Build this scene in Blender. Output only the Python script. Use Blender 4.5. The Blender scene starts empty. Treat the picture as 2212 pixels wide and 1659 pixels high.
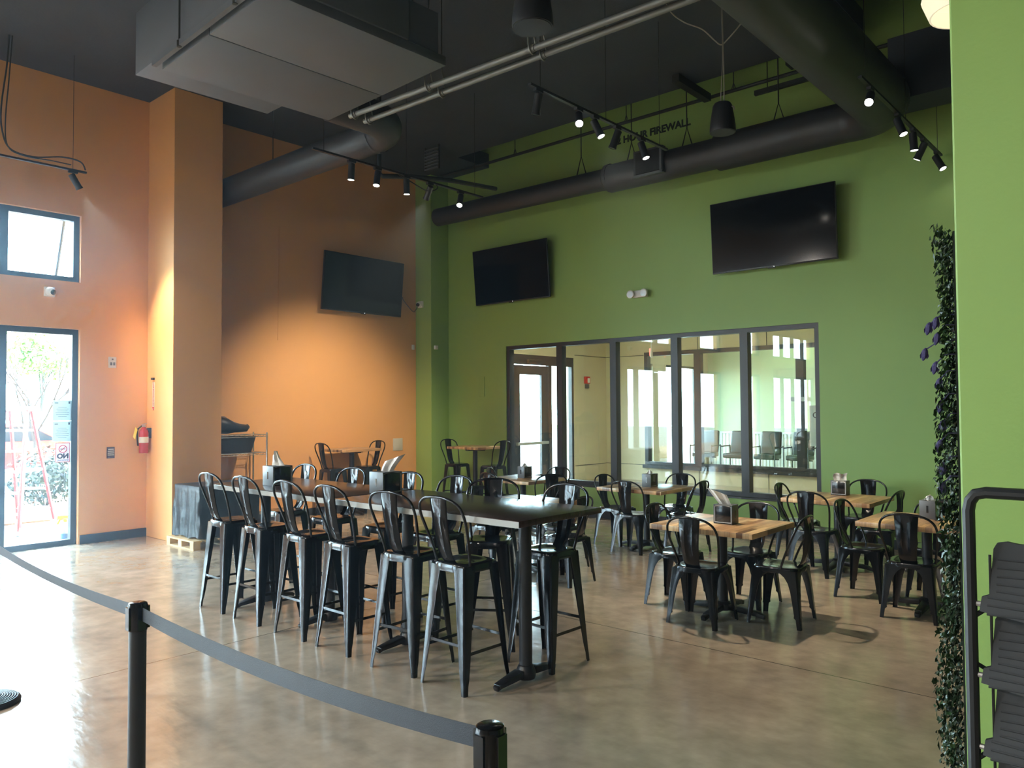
import bpy, bmesh, math, random
from mathutils import Vector, Matrix
PI = math.pi
random.seed(7)
scene = bpy.context.scene
COL = scene.collection

# ------------------------------------------------------------------ camera
CAM_H = 1.72
YAW, PITCH, ROLL, FPX = -0.723589, 0.0308194, -0.0063447, 1673.09
cd = bpy.data.cameras.new('camera')
cd.sensor_fit = 'HORIZONTAL'
cd.sensor_width = 36.0
cd.lens = 36.0 * FPX / 2212.0
cd.clip_start = 0.05
cd.clip_end = 300
cam = bpy.data.objects.new('camera', cd)
COL.objects.link(cam)
fw = Vector((math.sin(YAW)*math.cos(PITCH), math.cos(YAW)*math.cos(PITCH), math.sin(PITCH)))
rt = Vector((math.cos(YAW), -math.sin(YAW), 0.0))
up = rt.cross(fw)
rt2 = rt*math.cos(ROLL) + up*math.sin(ROLL)
up2 = -rt*math.sin(ROLL) + up*math.cos(ROLL)
M = Matrix((rt2, up2, -fw)).transposed().to_4x4()
M.translation = Vector((0, 0, CAM_H))
cam.matrix_world = M
scene.camera = cam

# ------------------------------------------------------------------ view, world, sun, daylight portals
scene.view_settings.view_transform = 'Standard'
scene.view_settings.look = 'None'
scene.view_settings.gamma = 1.0
scene.view_settings.use_curve_mapping = False
scene.view_settings.exposure = 1.3
scene.cycles.max_bounces = 10
scene.cycles.diffuse_bounces = 5
scene.cycles.glossy_bounces = 5
scene.cycles.transmission_bounces = 8
scene.cycles.transparent_max_bounces = 24
scene.cycles.sample_clamp_indirect = 6.0
scene.cycles.caustics_reflective = False
scene.cycles.caustics_refractive = False

world = bpy.data.worlds.new('sky')
scene.world = world
world.use_nodes = True
wn = world.node_tree.nodes
bg = wn['Background']
bg.inputs['Color'].default_value = (0.60, 0.82, 1.0, 1)
bg.inputs['Strength'].default_value = 18.0

sun_d = bpy.data.lights.new('sun', 'SUN')
sun_d.energy = 7.0
sun_d.color = (1.0, 0.93, 0.80)
sun_d.angle = 0.01
sun = bpy.data.objects.new('sun', sun_d)
sun.rotation_euler = Vector((0.42, -0.50, 0.76)).to_track_quat('Z', 'Y').to_euler()
sun.location = (10, -12, 20)
COL.objects.link(sun)


def portal(name, loc, rot, sx, sy):
    d = bpy.data.lights.new(name, 'AREA')
    d.shape = 'RECTANGLE'
    d.size, d.size_y = sx, sy
    d.cycles.is_portal = True
    o = bpy.data.objects.new(name, d)
    o.location = loc
    o.rotation_euler = rot
    COL.objects.link(o)


LEFT_BAYS = [(0.9, 3.8), (-1.8, -0.4), (-4.6, -3.2), (-9.4, -5.6)]
BACK_BAYS = []
for (a, b) in LEFT_BAYS:
    portal('daylight_portal', (-11.2, (a+b)/2, 1.4), (0, -PI/2, 0), 2.75, b-a)
    portal('daylight_portal', (-11.2, (a+b)/2, 3.82), (0, -PI/2, 0), 0.9, b-a)
for (a, b) in BACK_BAYS:
    portal('daylight_portal', ((a+b)/2, -10.35, 1.9), (PI/2, 0, 0), b-a, 3.6)
portal('daylight_portal', (-11.2, 13.35, 1.45), (0, -PI/2, 0), 2.8, 2.2)


# ------------------------------------------------------------------ materials
def mat(name, col, rough=0.5, metal=0.0, spec=0.5, coat=0.0, bump=None, emit=None, var=0.0, varscale=3.0, alpha=None):
    m = bpy.data.materials.new(name)
    m.use_nodes = True
    nt = m.node_tree
    p = nt.nodes['Principled BSDF']
    p.inputs['Base Color'].default_value = (*col, 1)
    p.inputs['Roughness'].default_value = rough
    p.inputs['Metallic'].default_value = metal
    p.inputs['Specular IOR Level'].default_value = spec
    p.inputs['Coat Weight'].default_value = coat
    p.inputs['Coat Roughness'].default_value = 0.08
    tc = nt.nodes.new('ShaderNodeTexCoord')
    if var > 0:
        n = nt.nodes.new('ShaderNodeTexNoise')
        n.inputs['Scale'].default_value = varscale
        n.inputs['Detail'].default_value = 5
        nt.links.new(tc.outputs['Object'], n.inputs['Vector'])
        r = nt.nodes.new('ShaderNodeValToRGB')
        r.color_ramp.elements[0].position = 0.3
        r.color_ramp.elements[1].position = 0.7
        r.color_ramp.elements[0].color = (*[c*(1-var) for c in col], 1)
        r.color_ramp.elements[1].color = (*[min(1, c*(1+var)) for c in col], 1)
        nt.links.new(n.outputs['Fac'], r.inputs['Fac'])
        nt.links.new(r.outputs['Color'], p.inputs['Base Color'])
    if bump:
        sc, st = bump
        n2 = nt.nodes.new('ShaderNodeTexNoise')
        n2.inputs['Scale'].default_value = sc
        n2.inputs['Detail'].default_value = 4
        nt.links.new(tc.outputs['Object'], n2.inputs['Vector'])
        b = nt.nodes.new('ShaderNodeBump')
        b.inputs['Strength'].default_value = st
        b.inputs['Distance'].default_value = 0.01
        nt.links.new(n2.outputs['Fac'], b.inputs['Height'])
        nt.links.new(b.outputs['Normal'], p.inputs['Normal'])
    if emit:
        p.inputs['Emission Color'].default_value = (*emit[:3], 1)
        p.inputs['Emission Strength'].default_value = emit[3]
    return m


def s2l(r, g, b):
    f = lambda c: (c/255/12.92) if c/255 <= 0.04045 else ((c/255+0.055)/1.055)**2.4
    return (f(r), f(g), f(b))


ORANGE = mat('orange_paint', s2l(220, 164, 104), 0.55, var=0.03, varscale=0.8, bump=(60, 0.08))
GREEN = mat('green_paint', s2l(142, 176, 94), 0.5, var=0.03, varscale=0.8, bump=(60, 0.08))
BEIGE = mat('beige_panel_paint', s2l(192, 182, 152), 0.6, var=0.03)
DIMWALL = mat('dimmed_wall_paint', s2l(96, 90, 82), 0.7)  # unseen walls darkened to dull their reflection in the black metal
CEIL = mat('black_ceiling_paint', s2l(56, 64, 76), 0.75, var=0.12, varscale=1.2, bump=(25, 0.25))
DUCT = mat('black_duct_paint', s2l(50, 52, 56), 0.5, var=0.08)
UNITGREY = mat('grey_unit_sheet', s2l(86, 92, 100), 0.55, var=0.04)
CONDUIT = mat('galvanised_conduit', s2l(112, 114, 112), 0.45, metal=0.3)
DARKBASE = mat('dark_vinyl_base', s2l(40, 44, 52), 0.5)
FRAME = mat('dark_bronze_aluminium', s2l(38, 37, 38), 0.4)
GLOSSBLACK = mat('gloss_black_metal', s2l(15, 16, 18), 0.15, spec=0.36, coat=0.18)
MATBLACK = mat('matt_black_metal', s2l(30, 31, 33), 0.45)
BASEBLACK = mat('cast_black_base', s2l(24, 24, 26), 0.35, bump=(80, 0.1))
EDGEGREY = mat('grey_edge_band', s2l(150, 148, 140), 0.35)  # band's light grey has window reflection put into its colour
BEIGEPLASTIC = mat('ivory_plastic', s2l(200, 196, 184), 0.45)
WHITEPLASTIC = mat('white_plastic', s2l(225, 225, 222), 0.4)
GREYPLASTIC = mat('grey_dispenser_plastic', s2l(92, 94, 96), 0.35)
DARKPLASTIC = mat('black_dispenser_face', s2l(22, 22, 23), 0.15, coat=0.3)
CHROME = mat('chrome_wire', s2l(200, 200, 200), 0.2, metal=1.0)
SILVERTRIM = mat('silver_trim', s2l(180, 180, 178), 0.35, metal=0.6)
TISSUE = mat('paper_napkin', s2l(240, 238, 232), 0.8, bump=(40, 0.2))
SCREEN = mat('television_glass', s2l(6, 7, 9), 0.10, spec=0.3)
TVCASE = mat('television_casing', s2l(16, 16, 17), 0.4)
BLACKCLOTH = mat('black_cloth', s2l(27, 30, 34), 0.4, bump=(7, 1.0))
PALLETWOOD = mat('pallet_wood', s2l(196, 170, 128), 0.75, var=0.15, varscale=8)
BELT = mat('grey_webbing', s2l(48, 55, 64), 0.6, bump=(300, 0.2))
RUBBER = mat('black_rubber', s2l(26, 26, 28), 0.5)
RED = mat('extinguisher_red', s2l(170, 24, 26), 0.25, coat=0.4)
TAGYELLOW = mat('yellow_card', s2l(226, 200, 70), 0.6)
INK = mat('dark_ink', s2l(46, 46, 56), 0.7)
REDINK = mat('red_ink', s2l(200, 60, 70), 0.7)
FIREWALLINK = mat('stencil_paint', s2l(24, 34, 18), 0.7)
CONCRETEOUT = mat('pavement_concrete', s2l(112, 112, 110), 0.85, var=0.1, varscale=4)
MULCH = mat('leaf_mulch', s2l(128, 96, 66), 0.9, var=0.35, varscale=30)
LAWN = mat('lawn_green', s2l(120, 140, 70), 0.9, var=0.2, varscale=3)
LEAFDARK = mat('dark_green_leaf', s2l(54, 78, 48), 0.4, var=0.3, varscale=9)
LEAFSHRUB = mat('shrub_leaf', s2l(46, 62, 50), 0.45, var=0.3, varscale=7)
LEAFYELLOW = mat('autumn_leaf', s2l(176, 158, 70), 0.6, var=0.3, varscale=4)
LEAFGREEN = mat('fresh_green_leaf', s2l(120, 150, 66), 0.6, var=0.3, varscale=4)
BARK = mat('grey_bark', s2l(62, 54, 48), 0.85)
FIBREGLASS = mat('red_fibreglass', s2l(196, 48, 36), 0.45)
ALU = mat('ladder_aluminium', s2l(190, 196, 200), 0.35, metal=0.5)
CARRED = mat('red_car_paint', s2l(190, 40, 34), 0.25, coat=0.5)
CARWHITE = mat('white_car_paint', s2l(225, 226, 228), 0.25, coat=0.5)
CARGLASS = mat('car_glass', s2l(30, 34, 40), 0.08)
BOTTLE = mat('clear_spray_bottle', s2l(150, 176, 172), 0.2)
SPRAYYELLOW = mat('yellow_trigger', s2l(236, 196, 40), 0.4)
LABELBLUE = mat('blue_label', s2l(60, 96, 150), 0.5)
LEAFIVY = mat('ivy_leaf', s2l(34, 54, 28), 0.3, var=0.4, varscale=40)
IVYBACK = mat('ivy_backing', s2l(20, 30, 18), 0.8)
PURPLE = mat('purple_petal', s2l(62, 56, 98), 0.6)
RACKBLACK = mat('rack_powder_coat', s2l(28, 30, 32), 0.5)
STROBERED = mat('alarm_red', s2l(190, 50, 44), 0.4)
EXITRED = mat('exit_sign_letters', (1, 0.08, 0.08), 0.5, emit=(1.0, 0.12, 0.10, 2.2))
WAINSCOT = mat('ribbed_wainscot', s2l(200, 206, 196), 0.6)
CHAIRVINYL = mat('waiting_chair_vinyl', s2l(40, 46, 46), 0.4)
SHADECREAM = mat('cream_lamp_shade', s2l(226, 214, 176), 0.6, emit=(1.0, 0.9, 0.68, 0.25))
LENS = mat('lamp_lens', (1, 1, 1), 0.5, emit=(1.0, 0.94, 0.82, 22.0))
DARKLENS = mat('unlit_lamp_lens', s2l(70, 70, 72), 0.2)
CABLEGREY = mat('pale_cable', s2l(150, 148, 140), 0.6)
LEDWHITE = mat('standby_light', (1, 1, 1), 0.5, emit=(0.9, 0.95, 1.0, 3.0))
PIPEDARK = mat('dark_sprinkler_pipe', s2l(34, 38, 34), 0.6)
YELLOWWOOD = mat('foam_step', s2l(56, 58, 60), 0.7)


def thin_paper(name, col):
    m = bpy.data.materials.new(name)
    m.use_nodes = True
    nt = m.node_tree
    nt.nodes.remove(nt.nodes['Principled BSDF'])
    d = nt.nodes.new('ShaderNodeBsdfDiffuse'); t = nt.nodes.new('ShaderNodeBsdfTranslucent')
    d.inputs['Color'].default_value = (*col, 1); t.inputs['Color'].default_value = (*[c*0.75 for c in col], 1)
    mx = nt.nodes.new('ShaderNodeMixShader'); mx.inputs['Fac'].default_value = 0.5
    nt.links.new(d.outputs[0], mx.inputs[1]); nt.links.new(t.outputs[0], mx.inputs[2])
    nt.links.new(mx.outputs[0], nt.nodes['Material Output'].inputs['Surface'])
    return m


def glass_mat(name, tint, refl):
    m = bpy.data.materials.new(name)
    m.use_nodes = True
    nt = m.node_tree
    nt.nodes.remove(nt.nodes['Principled BSDF'])
    out = nt.nodes['Material Output']
    t = nt.nodes.new('ShaderNodeBsdfTransparent')
    t.inputs['Color'].default_value = (*tint, 1)
    g = nt.nodes.new('ShaderNodeBsdfGlossy')
    g.inputs['Roughness'].default_value = 0.0
    ge = nt.nodes.new('ShaderNodeNewGeometry')
    dt = nt.nodes.new('ShaderNodeVectorMath'); dt.operation = 'DOT_PRODUCT'
    nt.links.new(ge.outputs['Incoming'], dt.inputs[0]); nt.links.new(ge.outputs['Normal'], dt.inputs[1])
    ab = nt.nodes.new('ShaderNodeMath'); ab.operation = 'ABSOLUTE'
    nt.links.new(dt.outputs['Value'], ab.inputs[0])
    om = nt.nodes.new('ShaderNodeMath'); om.operation = 'SUBTRACT'; om.inputs[0].default_value = 1.0
    nt.links.new(ab.outputs[0], om.inputs[1])
    pw = nt.nodes.new('ShaderNodeMath'); pw.operation = 'POWER'; pw.inputs[1].default_value = 5.0
    nt.links.new(om.outputs[0], pw.inputs[0])
    f = nt.nodes.new('ShaderNodeMapRange')          # Schlick reflectance of a thin pane
    f.inputs['To Min'].default_value = refl; f.inputs['To Max'].default_value = 1.0
    nt.links.new(pw.outputs[0], f.inputs['Value'])
    mx = nt.nodes.new('ShaderNodeMixShader')
    nt.links.new(f.outputs['Result'], mx.inputs['Fac'])
    nt.links.new(t.outputs['BSDF'], mx.inputs[1])
    nt.links.new(g.outputs['BSDF'], mx.inputs[2])
    nt.links.new(mx.outputs['Shader'], out.inputs['Surface'])
    return m


PAPER = thin_paper('printed_paper', s2l(206, 218, 220))
PAPERPINK = thin_paper('no_smoking_paper', s2l(232, 222, 232))
GLASS = glass_mat('window_glass', (0.95, 0.98, 0.97), 0.04)
GLASSIN = glass_mat('partition_glass', (0.95, 0.985, 0.965), 0.05)


def floor_mat():
    m = bpy.data.materials.new('polished_concrete')
    m.use_nodes = True
    nt = m.node_tree
    p = nt.nodes['Principled BSDF']
    tc = nt.nodes.new('ShaderNodeTexCoord')
    n1 = nt.nodes.new('ShaderNodeTexNoise')
    n1.inputs['Scale'].default_value = 0.9
    n1.inputs['Detail'].default_value = 8
    n1.inputs['Roughness'].default_value = 0.65
    nt.links.new(tc.outputs['Object'], n1.inputs['Vector'])
    r = nt.nodes.new('ShaderNodeValToRGB')
    r.color_ramp.elements[0].position = 0.32
    r.color_ramp.elements[0].color = (*s2l(146, 132, 115), 1)
    r.color_ramp.elements[1].position = 0.68
    r.color_ramp.elements[1].color = (*s2l(188, 171, 150), 1)
    nt.links.new(n1.outputs['Fac'], r.inputs['Fac'])
    n3 = nt.nodes.new('ShaderNodeTexNoise')
    n3.inputs['Scale'].default_value = 7
    n3.inputs['Detail'].default_value = 6
    nt.links.new(tc.outputs['Object'], n3.inputs['Vector'])
    m3 = nt.nodes.new('ShaderNodeMapRange')
    m3.inputs['From Min'].default_value = 0.3; m3.inputs['From Max'].default_value = 0.7
    m3.inputs['To Min'].default_value = 0.82; m3.inputs['To Max'].default_value = 1.14
    nt.links.new(n3.outputs['Fac'], m3.inputs['Value'])
    mx = nt.nodes.new('ShaderNodeVectorMath'); mx.operation = 'SCALE'
    nt.links.new(r.outputs['Color'], mx.inputs[0]); nt.links.new(m3.outputs['Result'], mx.inputs['Scale'])
    # saw-cut joints on a grid through (-5.38, 5.09)
    sep = nt.nodes.new('ShaderNodeSeparateXYZ')
    nt.links.new(tc.outputs['Object'], sep.inputs['Vector'])

    def line(sock, at, step):
        a = nt.nodes.new('ShaderNodeMath'); a.operation = 'SUBTRACT'
        nt.links.new(sock, a.inputs[0]); a.inputs[1].default_value = at - step*20.5
        b = nt.nodes.new('ShaderNodeMath'); b.operation = 'MODULO'
        nt.links.new(a.outputs[0], b.inputs[0]); b.inputs[1].default_value = step
        c = nt.nodes.new('ShaderNodeMath'); c.operation = 'SUBTRACT'
        nt.links.new(b.outputs[0], c.inputs[0]); c.inputs[1].default_value = step/2
        d = nt.nodes.new('ShaderNodeMath'); d.operation = 'ABSOLUTE'
        nt.links.new(c.outputs[0], d.inputs[0])
        g = nt.nodes.new('ShaderNodeMath'); g.operation = 'LESS_THAN'
        nt.links.new(d.outputs[0], g.inputs[0]); g.inputs[1].default_value = 0.004
        return g.outputs[0]
    lx, ly = line(sep.outputs['X'], -5.38, 5.2), line(sep.outputs['Y'], 5.09, 5.2)
    mxx = nt.nodes.new('ShaderNodeMath'); mxx.operation = 'MAXIMUM'
    nt.links.new(lx, mxx.inputs[0]); nt.links.new(ly, mxx.inputs[1])
    mj = nt.nodes.new('ShaderNodeMix'); mj.data_type = 'RGBA'
    nt.links.new(mxx.outputs[0], mj.inputs['Factor'])
    nt.links.new(mx.outputs['Vector'], mj.inputs['A'])
    mj.inputs['B'].default_value = (*s2l(52, 44, 38), 1)
    nt.links.new(mj.outputs['Result'], p.inputs['Base Color'])
    rr = nt.nodes.new('ShaderNodeMapRange')
    rr.inputs['To Min'].default_value = 0.11
    rr.inputs['To Max'].default_value = 0.24
    nt.links.new(n1.outputs['Fac'], rr.inputs['Value'])
    nt.links.new(rr.outputs['Result'], p.inputs['Roughness'])
    p.inputs['Specular IOR Level'].default_value = 0.6
    p.inputs['Coat Weight'].default_value = 0.35
    p.inputs['Coat Roughness'].default_value = 0.12
    mp = nt.nodes.new('ShaderNodeMapping')
    mp.inputs['Rotation'].default_value = (0, 0, 0.7)
    mp.inputs['Scale'].default_value = (3.0, 9.0, 1)
    nt.links.new(tc.outputs['Object'], mp.inputs['Vector'])
    n2 = nt.nodes.new('ShaderNodeTexNoise')
    n2.inputs['Scale'].default_value = 1.6
    n2.inputs['Detail'].default_value = 5
    nt.links.new(mp.outputs['Vector'], n2.inputs['Vector'])
    b = nt.nodes.new('ShaderNodeBump')
    b.inputs['Strength'].default_value = 0.10
    b.inputs['Distance'].default_value = 0.02
    nt.links.new(n2.outputs['Fac'], b.inputs['Height'])
    nt.links.new(b.outputs['Normal'], p.inputs['Normal'])
    nt.links.new(b.outputs['Normal'], p.inputs['Coat Normal'])
    return m


def plank_mat(name, cols, bw, rh, rough, rot=0.0):
    m = bpy.data.materials.new(name)
    m.use_nodes = True
    nt = m.node_tree
    p = nt.nodes['Principled BSDF']
    tc = nt.nodes.new('ShaderNodeTexCoord')
    oi = nt.nodes.new('ShaderNodeObjectInfo')
    ad = nt.nodes.new('ShaderNodeVectorMath'); ad.operation = 'ADD'
    sc = nt.nodes.new('ShaderNodeMath'); sc.operation = 'MULTIPLY'; sc.inputs[1].default_value = 7.0
    nt.links.new(oi.outputs['Random'], sc.inputs[0])
    nt.links.new(tc.outputs['Object'], ad.inputs[0]); nt.links.new(sc.outputs[0], ad.inputs[1])
    mp = nt.nodes.new('ShaderNodeMapping')
    mp.inputs['Rotation'].default_value = (0, 0, rot)
    nt.links.new(ad.outputs['Vector'], mp.inputs['Vector'])
    br = nt.nodes.new('ShaderNodeTexBrick')
    br.inputs['Scale'].default_value = 1.0
    br.inputs['Brick Width'].default_value = bw
    br.inputs['Row Height'].default_value = rh
    br.inputs['Mortar Size'].default_value = 0.0008
    br.offset = 0.37
    br.inputs['Color1'].default_value = (0, 0, 0, 1)
    br.inputs['Color2'].default_value = (1, 1, 1, 1)
    br.inputs['Mortar'].default_value = (0.0, 0.0, 0.0, 1)
    nt.links.new(mp.outputs['Vector'], br.inputs['Vector'])
    rp = nt.nodes.new('ShaderNodeValToRGB')
    rp.color_ramp.interpolation = 'LINEAR'
    els = rp.color_ramp.elements
    els[0].position, els[0].color = 0.0, (*cols[0], 1)
    els[1].position, els[1].color = 1.0, (*cols[-1], 1)
    for i, c in enumerate(cols[1:-1]):
        e = els.new((i+1)/(len(cols)-1)); e.color = (*c, 1)
    nt.links.new(br.outputs['Color'], rp.inputs['Fac'])
    mp2 = nt.nodes.new('ShaderNodeMapping')
    mp2.inputs['Scale'].default_value = (4, 60, 4)
    nt.links.new(mp.outputs['Vector'], mp2.inputs['Vector'])
    n = nt.nodes.new('ShaderNodeTexNoise'); n.inputs['Scale'].default_value = 1.2; n.inputs['Detail'].default_value = 5
    nt.links.new(mp2.outputs['Vector'], n.inputs['Vector'])
    mx = nt.nodes.new('ShaderNodeMix'); mx.data_type = 'RGBA'; mx.blend_type = 'OVERLAY'
    mx.inputs['Factor'].default_value = 0.5
    nt.links.new(rp.outputs['Color'], mx.inputs['A']); nt.links.new(n.outputs['Fac'], mx.inputs['B'])
    nt.links.new(mx.outputs['Result'], p.inputs['Base Color'])
    p.inputs['Roughness'].default_value = rough
    return m


FLOOR = floor_mat()
PLANK = plank_mat('butcher_block', [s2l(96, 66, 44), s2l(190, 152, 108), s2l(150, 110, 74), s2l(222, 190, 142), s2l(124, 98, 78), s2l(200, 160, 112)], 0.36, 0.050, 0.34, PI/2)
WALNUT = plank_mat('dark_walnut', [s2l(48, 34, 30), s2l(60, 43, 38), s2l(54, 38, 34)], 0.9, 0.11, 0.26)


# ------------------------------------------------------------------ mesh helpers
class MB:
    def __init__(self):
        self.v, self.f = [], []

    def add(self, vs, fs):
        b = len(self.v)
        self.v.extend([tuple(p) for p in vs])
        self.f.extend([tuple(b+i for i in q) for q in fs])
        return self

    def box(self, x0, y0, z0, x1, y1, z1):
        x0, x1 = min(x0, x1), max(x0, x1); y0, y1 = min(y0, y1), max(y0, y1); z0, z1 = min(z0, z1), max(z0, z1)
        vs = [(x0, y0, z0), (x1, y0, z0), (x1, y1, z0), (x0, y1, z0), (x0, y0, z1), (x1, y0, z1), (x1, y1, z1), (x0, y1, z1)]
        return self.add(vs, [(0, 3, 2, 1), (4, 5, 6, 7), (0, 1, 5, 4), (1, 2, 6, 5), (2, 3, 7, 6), (3, 0, 4, 7)])

    def obox(self, c, size, m):
        c = Vector(c); hx, hy, hz = [s/2 for s in size]
        vs = [c + m @ Vector((sx*hx, sy*hy, sz*hz)) for sz in (-1, 1) for sx, sy in ((-1, -1), (1, -1), (1, 1), (-1, 1))]
        return self.add(vs, [(0, 3, 2, 1), (4, 5, 6, 7), (0, 1, 5, 4), (1, 2, 6, 5), (2, 3, 7, 6), (3, 0, 4, 7)])

    def beam(self, a, b, w, h, upv=(0, 0, 1), w2=None, h2=None):
        a, b = Vector(a), Vector(b); d = (b-a).normalized(); u = Vector(upv)
        s = d.cross(u)
        if s.length < 1e-4:
            s = d.cross(Vector((0, 1, 0)))
        s.normalize(); u = s.cross(d)
        w2 = w if w2 is None else w2; h2 = h if h2 is None else h2
        vs = []
        for p, ww, hh in ((a, w, h), (b, w2, h2)):
            for i, j in ((-1, -1), (1, -1), (1, 1), (-1, 1)):
                vs.append(p + s*(i*ww/2) + u*(j*hh/2))
        return self.add(vs, [(3, 2, 1, 0), (4, 5, 6, 7), (0, 1, 5, 4), (1, 2, 6, 5), (2, 3, 7, 6), (3, 0, 4, 7)])

    def tube(self, pts, r, n=10, closed=False, cap=True):
        pts = [Vector(p) for p in pts]; k = len(pts)
        rs = r if isinstance(r, (list, tuple)) else [r]*k
        b = len(self.v); prev = None
        for i, p in enumerate(pts):
            if closed:
                d = pts[(i+1) % k] - pts[i-1]
            else:
                d = pts[min(i+1, k-1)] - pts[max(i-1, 0)]
            d.normalize()
            if prev is None:
                a = d.cross(Vector((0, 0, 1)))
                if a.length < 1e-3:
                    a = d.cross(Vector((0, 1, 0)))
                a.normalize()
            else:
                a = prev - d*prev.dot(d)
                if a.length < 1e-4:
                    a = d.orthogonal()
                a.normalize()
            prev = a; c = d.cross(a)
            for j in range(n):
                t = 2*PI*j/n
                self.v.append(tuple(p + (a*math.cos(t) + c*math.sin(t))*rs[i]))
        m = k if closed else k-1
        for i in range(m):
            i2 = (i+1) % k
            for j in range(n):
                j2 = (j+1) % n
                self.f.append((b+i*n+j, b+i*n+j2, b+i2*n+j2, b+i2*n+j))
        if not closed and cap:
            self.f.append(tuple(b+j for j in reversed(range(n))))
            self.f.append(tuple(b+(k-1)*n+j for j in range(n)))
        return self

    def lathe(self, prof, c=(0, 0, 0), n=24, m=None, cap=True):
        c = Vector(c); b = len(self.v); k = len(prof)
        for (r, z) in prof:
            for j in range(n):
                t = 2*PI*j/n
                p = Vector((r*math.cos(t), r*math.sin(t), z))
                if m is not None:
                    p = m @ p
                self.v.append(tuple(c+p))
        for i in range(k-1):
            for j in range(n):
                j2 = (j+1) % n
                self.f.append((b+i*n+j, b+i*n+j2, b+(i+1)*n+j2, b+(i+1)*n+j))
        if cap:
            self.f.append(tuple(b+j for j in reversed(range(n))))
            self.f.append(tuple(b+(k-1)*n+j for j in range(n)))
        return self

    def prism(self, poly, fn0, fn1):
        """poly of 2D points mapped by two functions to the two end faces"""
        n = len(poly)
        vs = [fn0(*p) for p in poly] + [fn1(*p) for p in poly]
        fs = [tuple(reversed(range(n))), tuple(range(n, 2*n))]
        fs += [(i, (i+1) % n, n+(i+1) % n, n+i) for i in range(n)]
        return self.add(vs, fs)

    def loft(self, rings, cap=True):
        n = len(rings[0]); b = len(self.v)
        for r in rings:
            self.v.extend([tuple(p) for p in r])
        for i in range(len(rings)-1):
            for j in range(n):
                j2 = (j+1) % n
                self.f.append((b+i*n+j, b+i*n+j2, b+(i+1)*n+j2, b+(i+1)*n+j))
        if cap:
            self.f.append(tuple(b+j for j in reversed(range(n))))
            self.f.append(tuple(b+(len(rings)-1)*n+j for j in range(n)))
        return self

    def build(self, name, m, parent=None, smooth=True, bevel=0.0, seg=2, ang=35, loc=None):
        me = bpy.data.meshes.new(name)
        me.from_pydata(self.v, [], self.f)
        bm = bmesh.new(); bm.from_mesh(me)
        bmesh.ops.recalc_face_normals(bm, faces=bm.faces)
        if bevel > 0:
            es = [e for e in bm.edges if len(e.link_faces) == 2 and e.calc_face_angle(0) > math.radians(30)]
            bmesh.ops.bevel(bm, geom=es, offset=bevel, segments=seg, affect='EDGES', profile=0.5)
        bm.to_mesh(me); bm.free()
        me.materials.append(m)
        if smooth:
            me.shade_smooth()
            me.set_sharp_from_angle(angle=math.radians(ang))
        o = bpy.data.objects.new(name, me)
        COL.objects.link(o)
        if parent is not None:
            o.parent = parent
        if loc is not None:
            o.location = loc
        return o


def thing(name, label, cat, loc=(0, 0, 0), rz=0.0, group=None):
    o = bpy.data.objects.new(name, None)
    o.empty_display_size = 0.1
    COL.objects.link(o)
    o.location = loc; o.rotation_euler = (0, 0, rz)
    o['label'] = label; o['category'] = cat
    if group:
        o['group'] = group
    return o


def tag(o, label, cat, group=None):
    o['label'] = label; o['category'] = cat
    if group:
        o['group'] = group
    return o


def struct(name, mb, m, parent=None, **k):
    o = mb.build(name, m, parent, **k)
    if parent is None:
        o['kind'] = 'structure'
    return o


def dup(root, loc, rz, label, group=None, cat=None):
    r = root.copy(); COL.objects.link(r)
    r.location = loc; r.rotation_euler = (0, 0, rz)
    r['label'] = label
    if group:
        r['group'] = group
    for ch in list(root.children):
        c = ch.copy(); COL.objects.link(c); c.parent = r
        for g in list(ch.children):
            d = g.copy(); COL.objects.link(d); d.parent = c
    return r


def smoothpath(pts, n=6, closed=False):
    pts = [Vector(p) for p in pts]; out = []; k = len(pts)
    for i in range(k-1 if not closed else k):
        p0 = pts[i-1] if (i > 0 or closed) else pts[i]
        p1 = pts[i]; p2 = pts[(i+1) % k]
        p3 = pts[(i+2) % k] if (closed or i+2 < k) else p2
        for j in range(n):
            t = j/n
            out.append(0.5*((2*p1) + (p2-p0)*t + (2*p0-5*p1+4*p2-p3)*t*t + (3*p1-p0-3*p2+p3)*t**3))
    if not closed:
        out.append(pts[-1])
    return out


def text_mesh(name, body, size, m, parent, mat4, extrude=0.002, bold=0.0, align='CENTER'):
    cu = bpy.data.curves.new(name, 'FONT')
    cu.body = body; cu.size = size; cu.extrude = extrude; cu.offset = bold
    cu.align_x = align; cu.align_y = 'CENTER'
    to = bpy.data.objects.new(name, cu)
    COL.objects.link(to)
    bpy.context.view_layer.update()
    me = bpy.data.meshes.new_from_object(to.evaluated_get(bpy.context.evaluated_depsgraph_get()))
    bpy.data.objects.remove(to)
    me.transform(mat4)
    if mat4.determinant() < 0:
        me.flip_normals()
    me.materials.clear(); me.materials.append(m)
    me.name = name
    o = bpy.data.objects.new(name, me)
    COL.objects.link(o); o.parent = parent
    return o


def facing(loc, xdir, ydir=(0, 0, 1)):
    x = Vector(xdir); y = Vector(ydir); z = x.cross(y)
    m = Matrix((x, y, z)).transposed().to_4x4()
    m.translation = Vector(loc)
    return m


# ------------------------------------------------------------------ structure
X0, Y1, ZC = -10.82, 10.0, 6.0
XR, YB = 7.0, -10.0
fl = struct('floor', MB().box(X0-0.3, YB-0.3, -0.2, XR+0.3, 24.0, 0.0), FLOOR, smooth=False)


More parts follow.
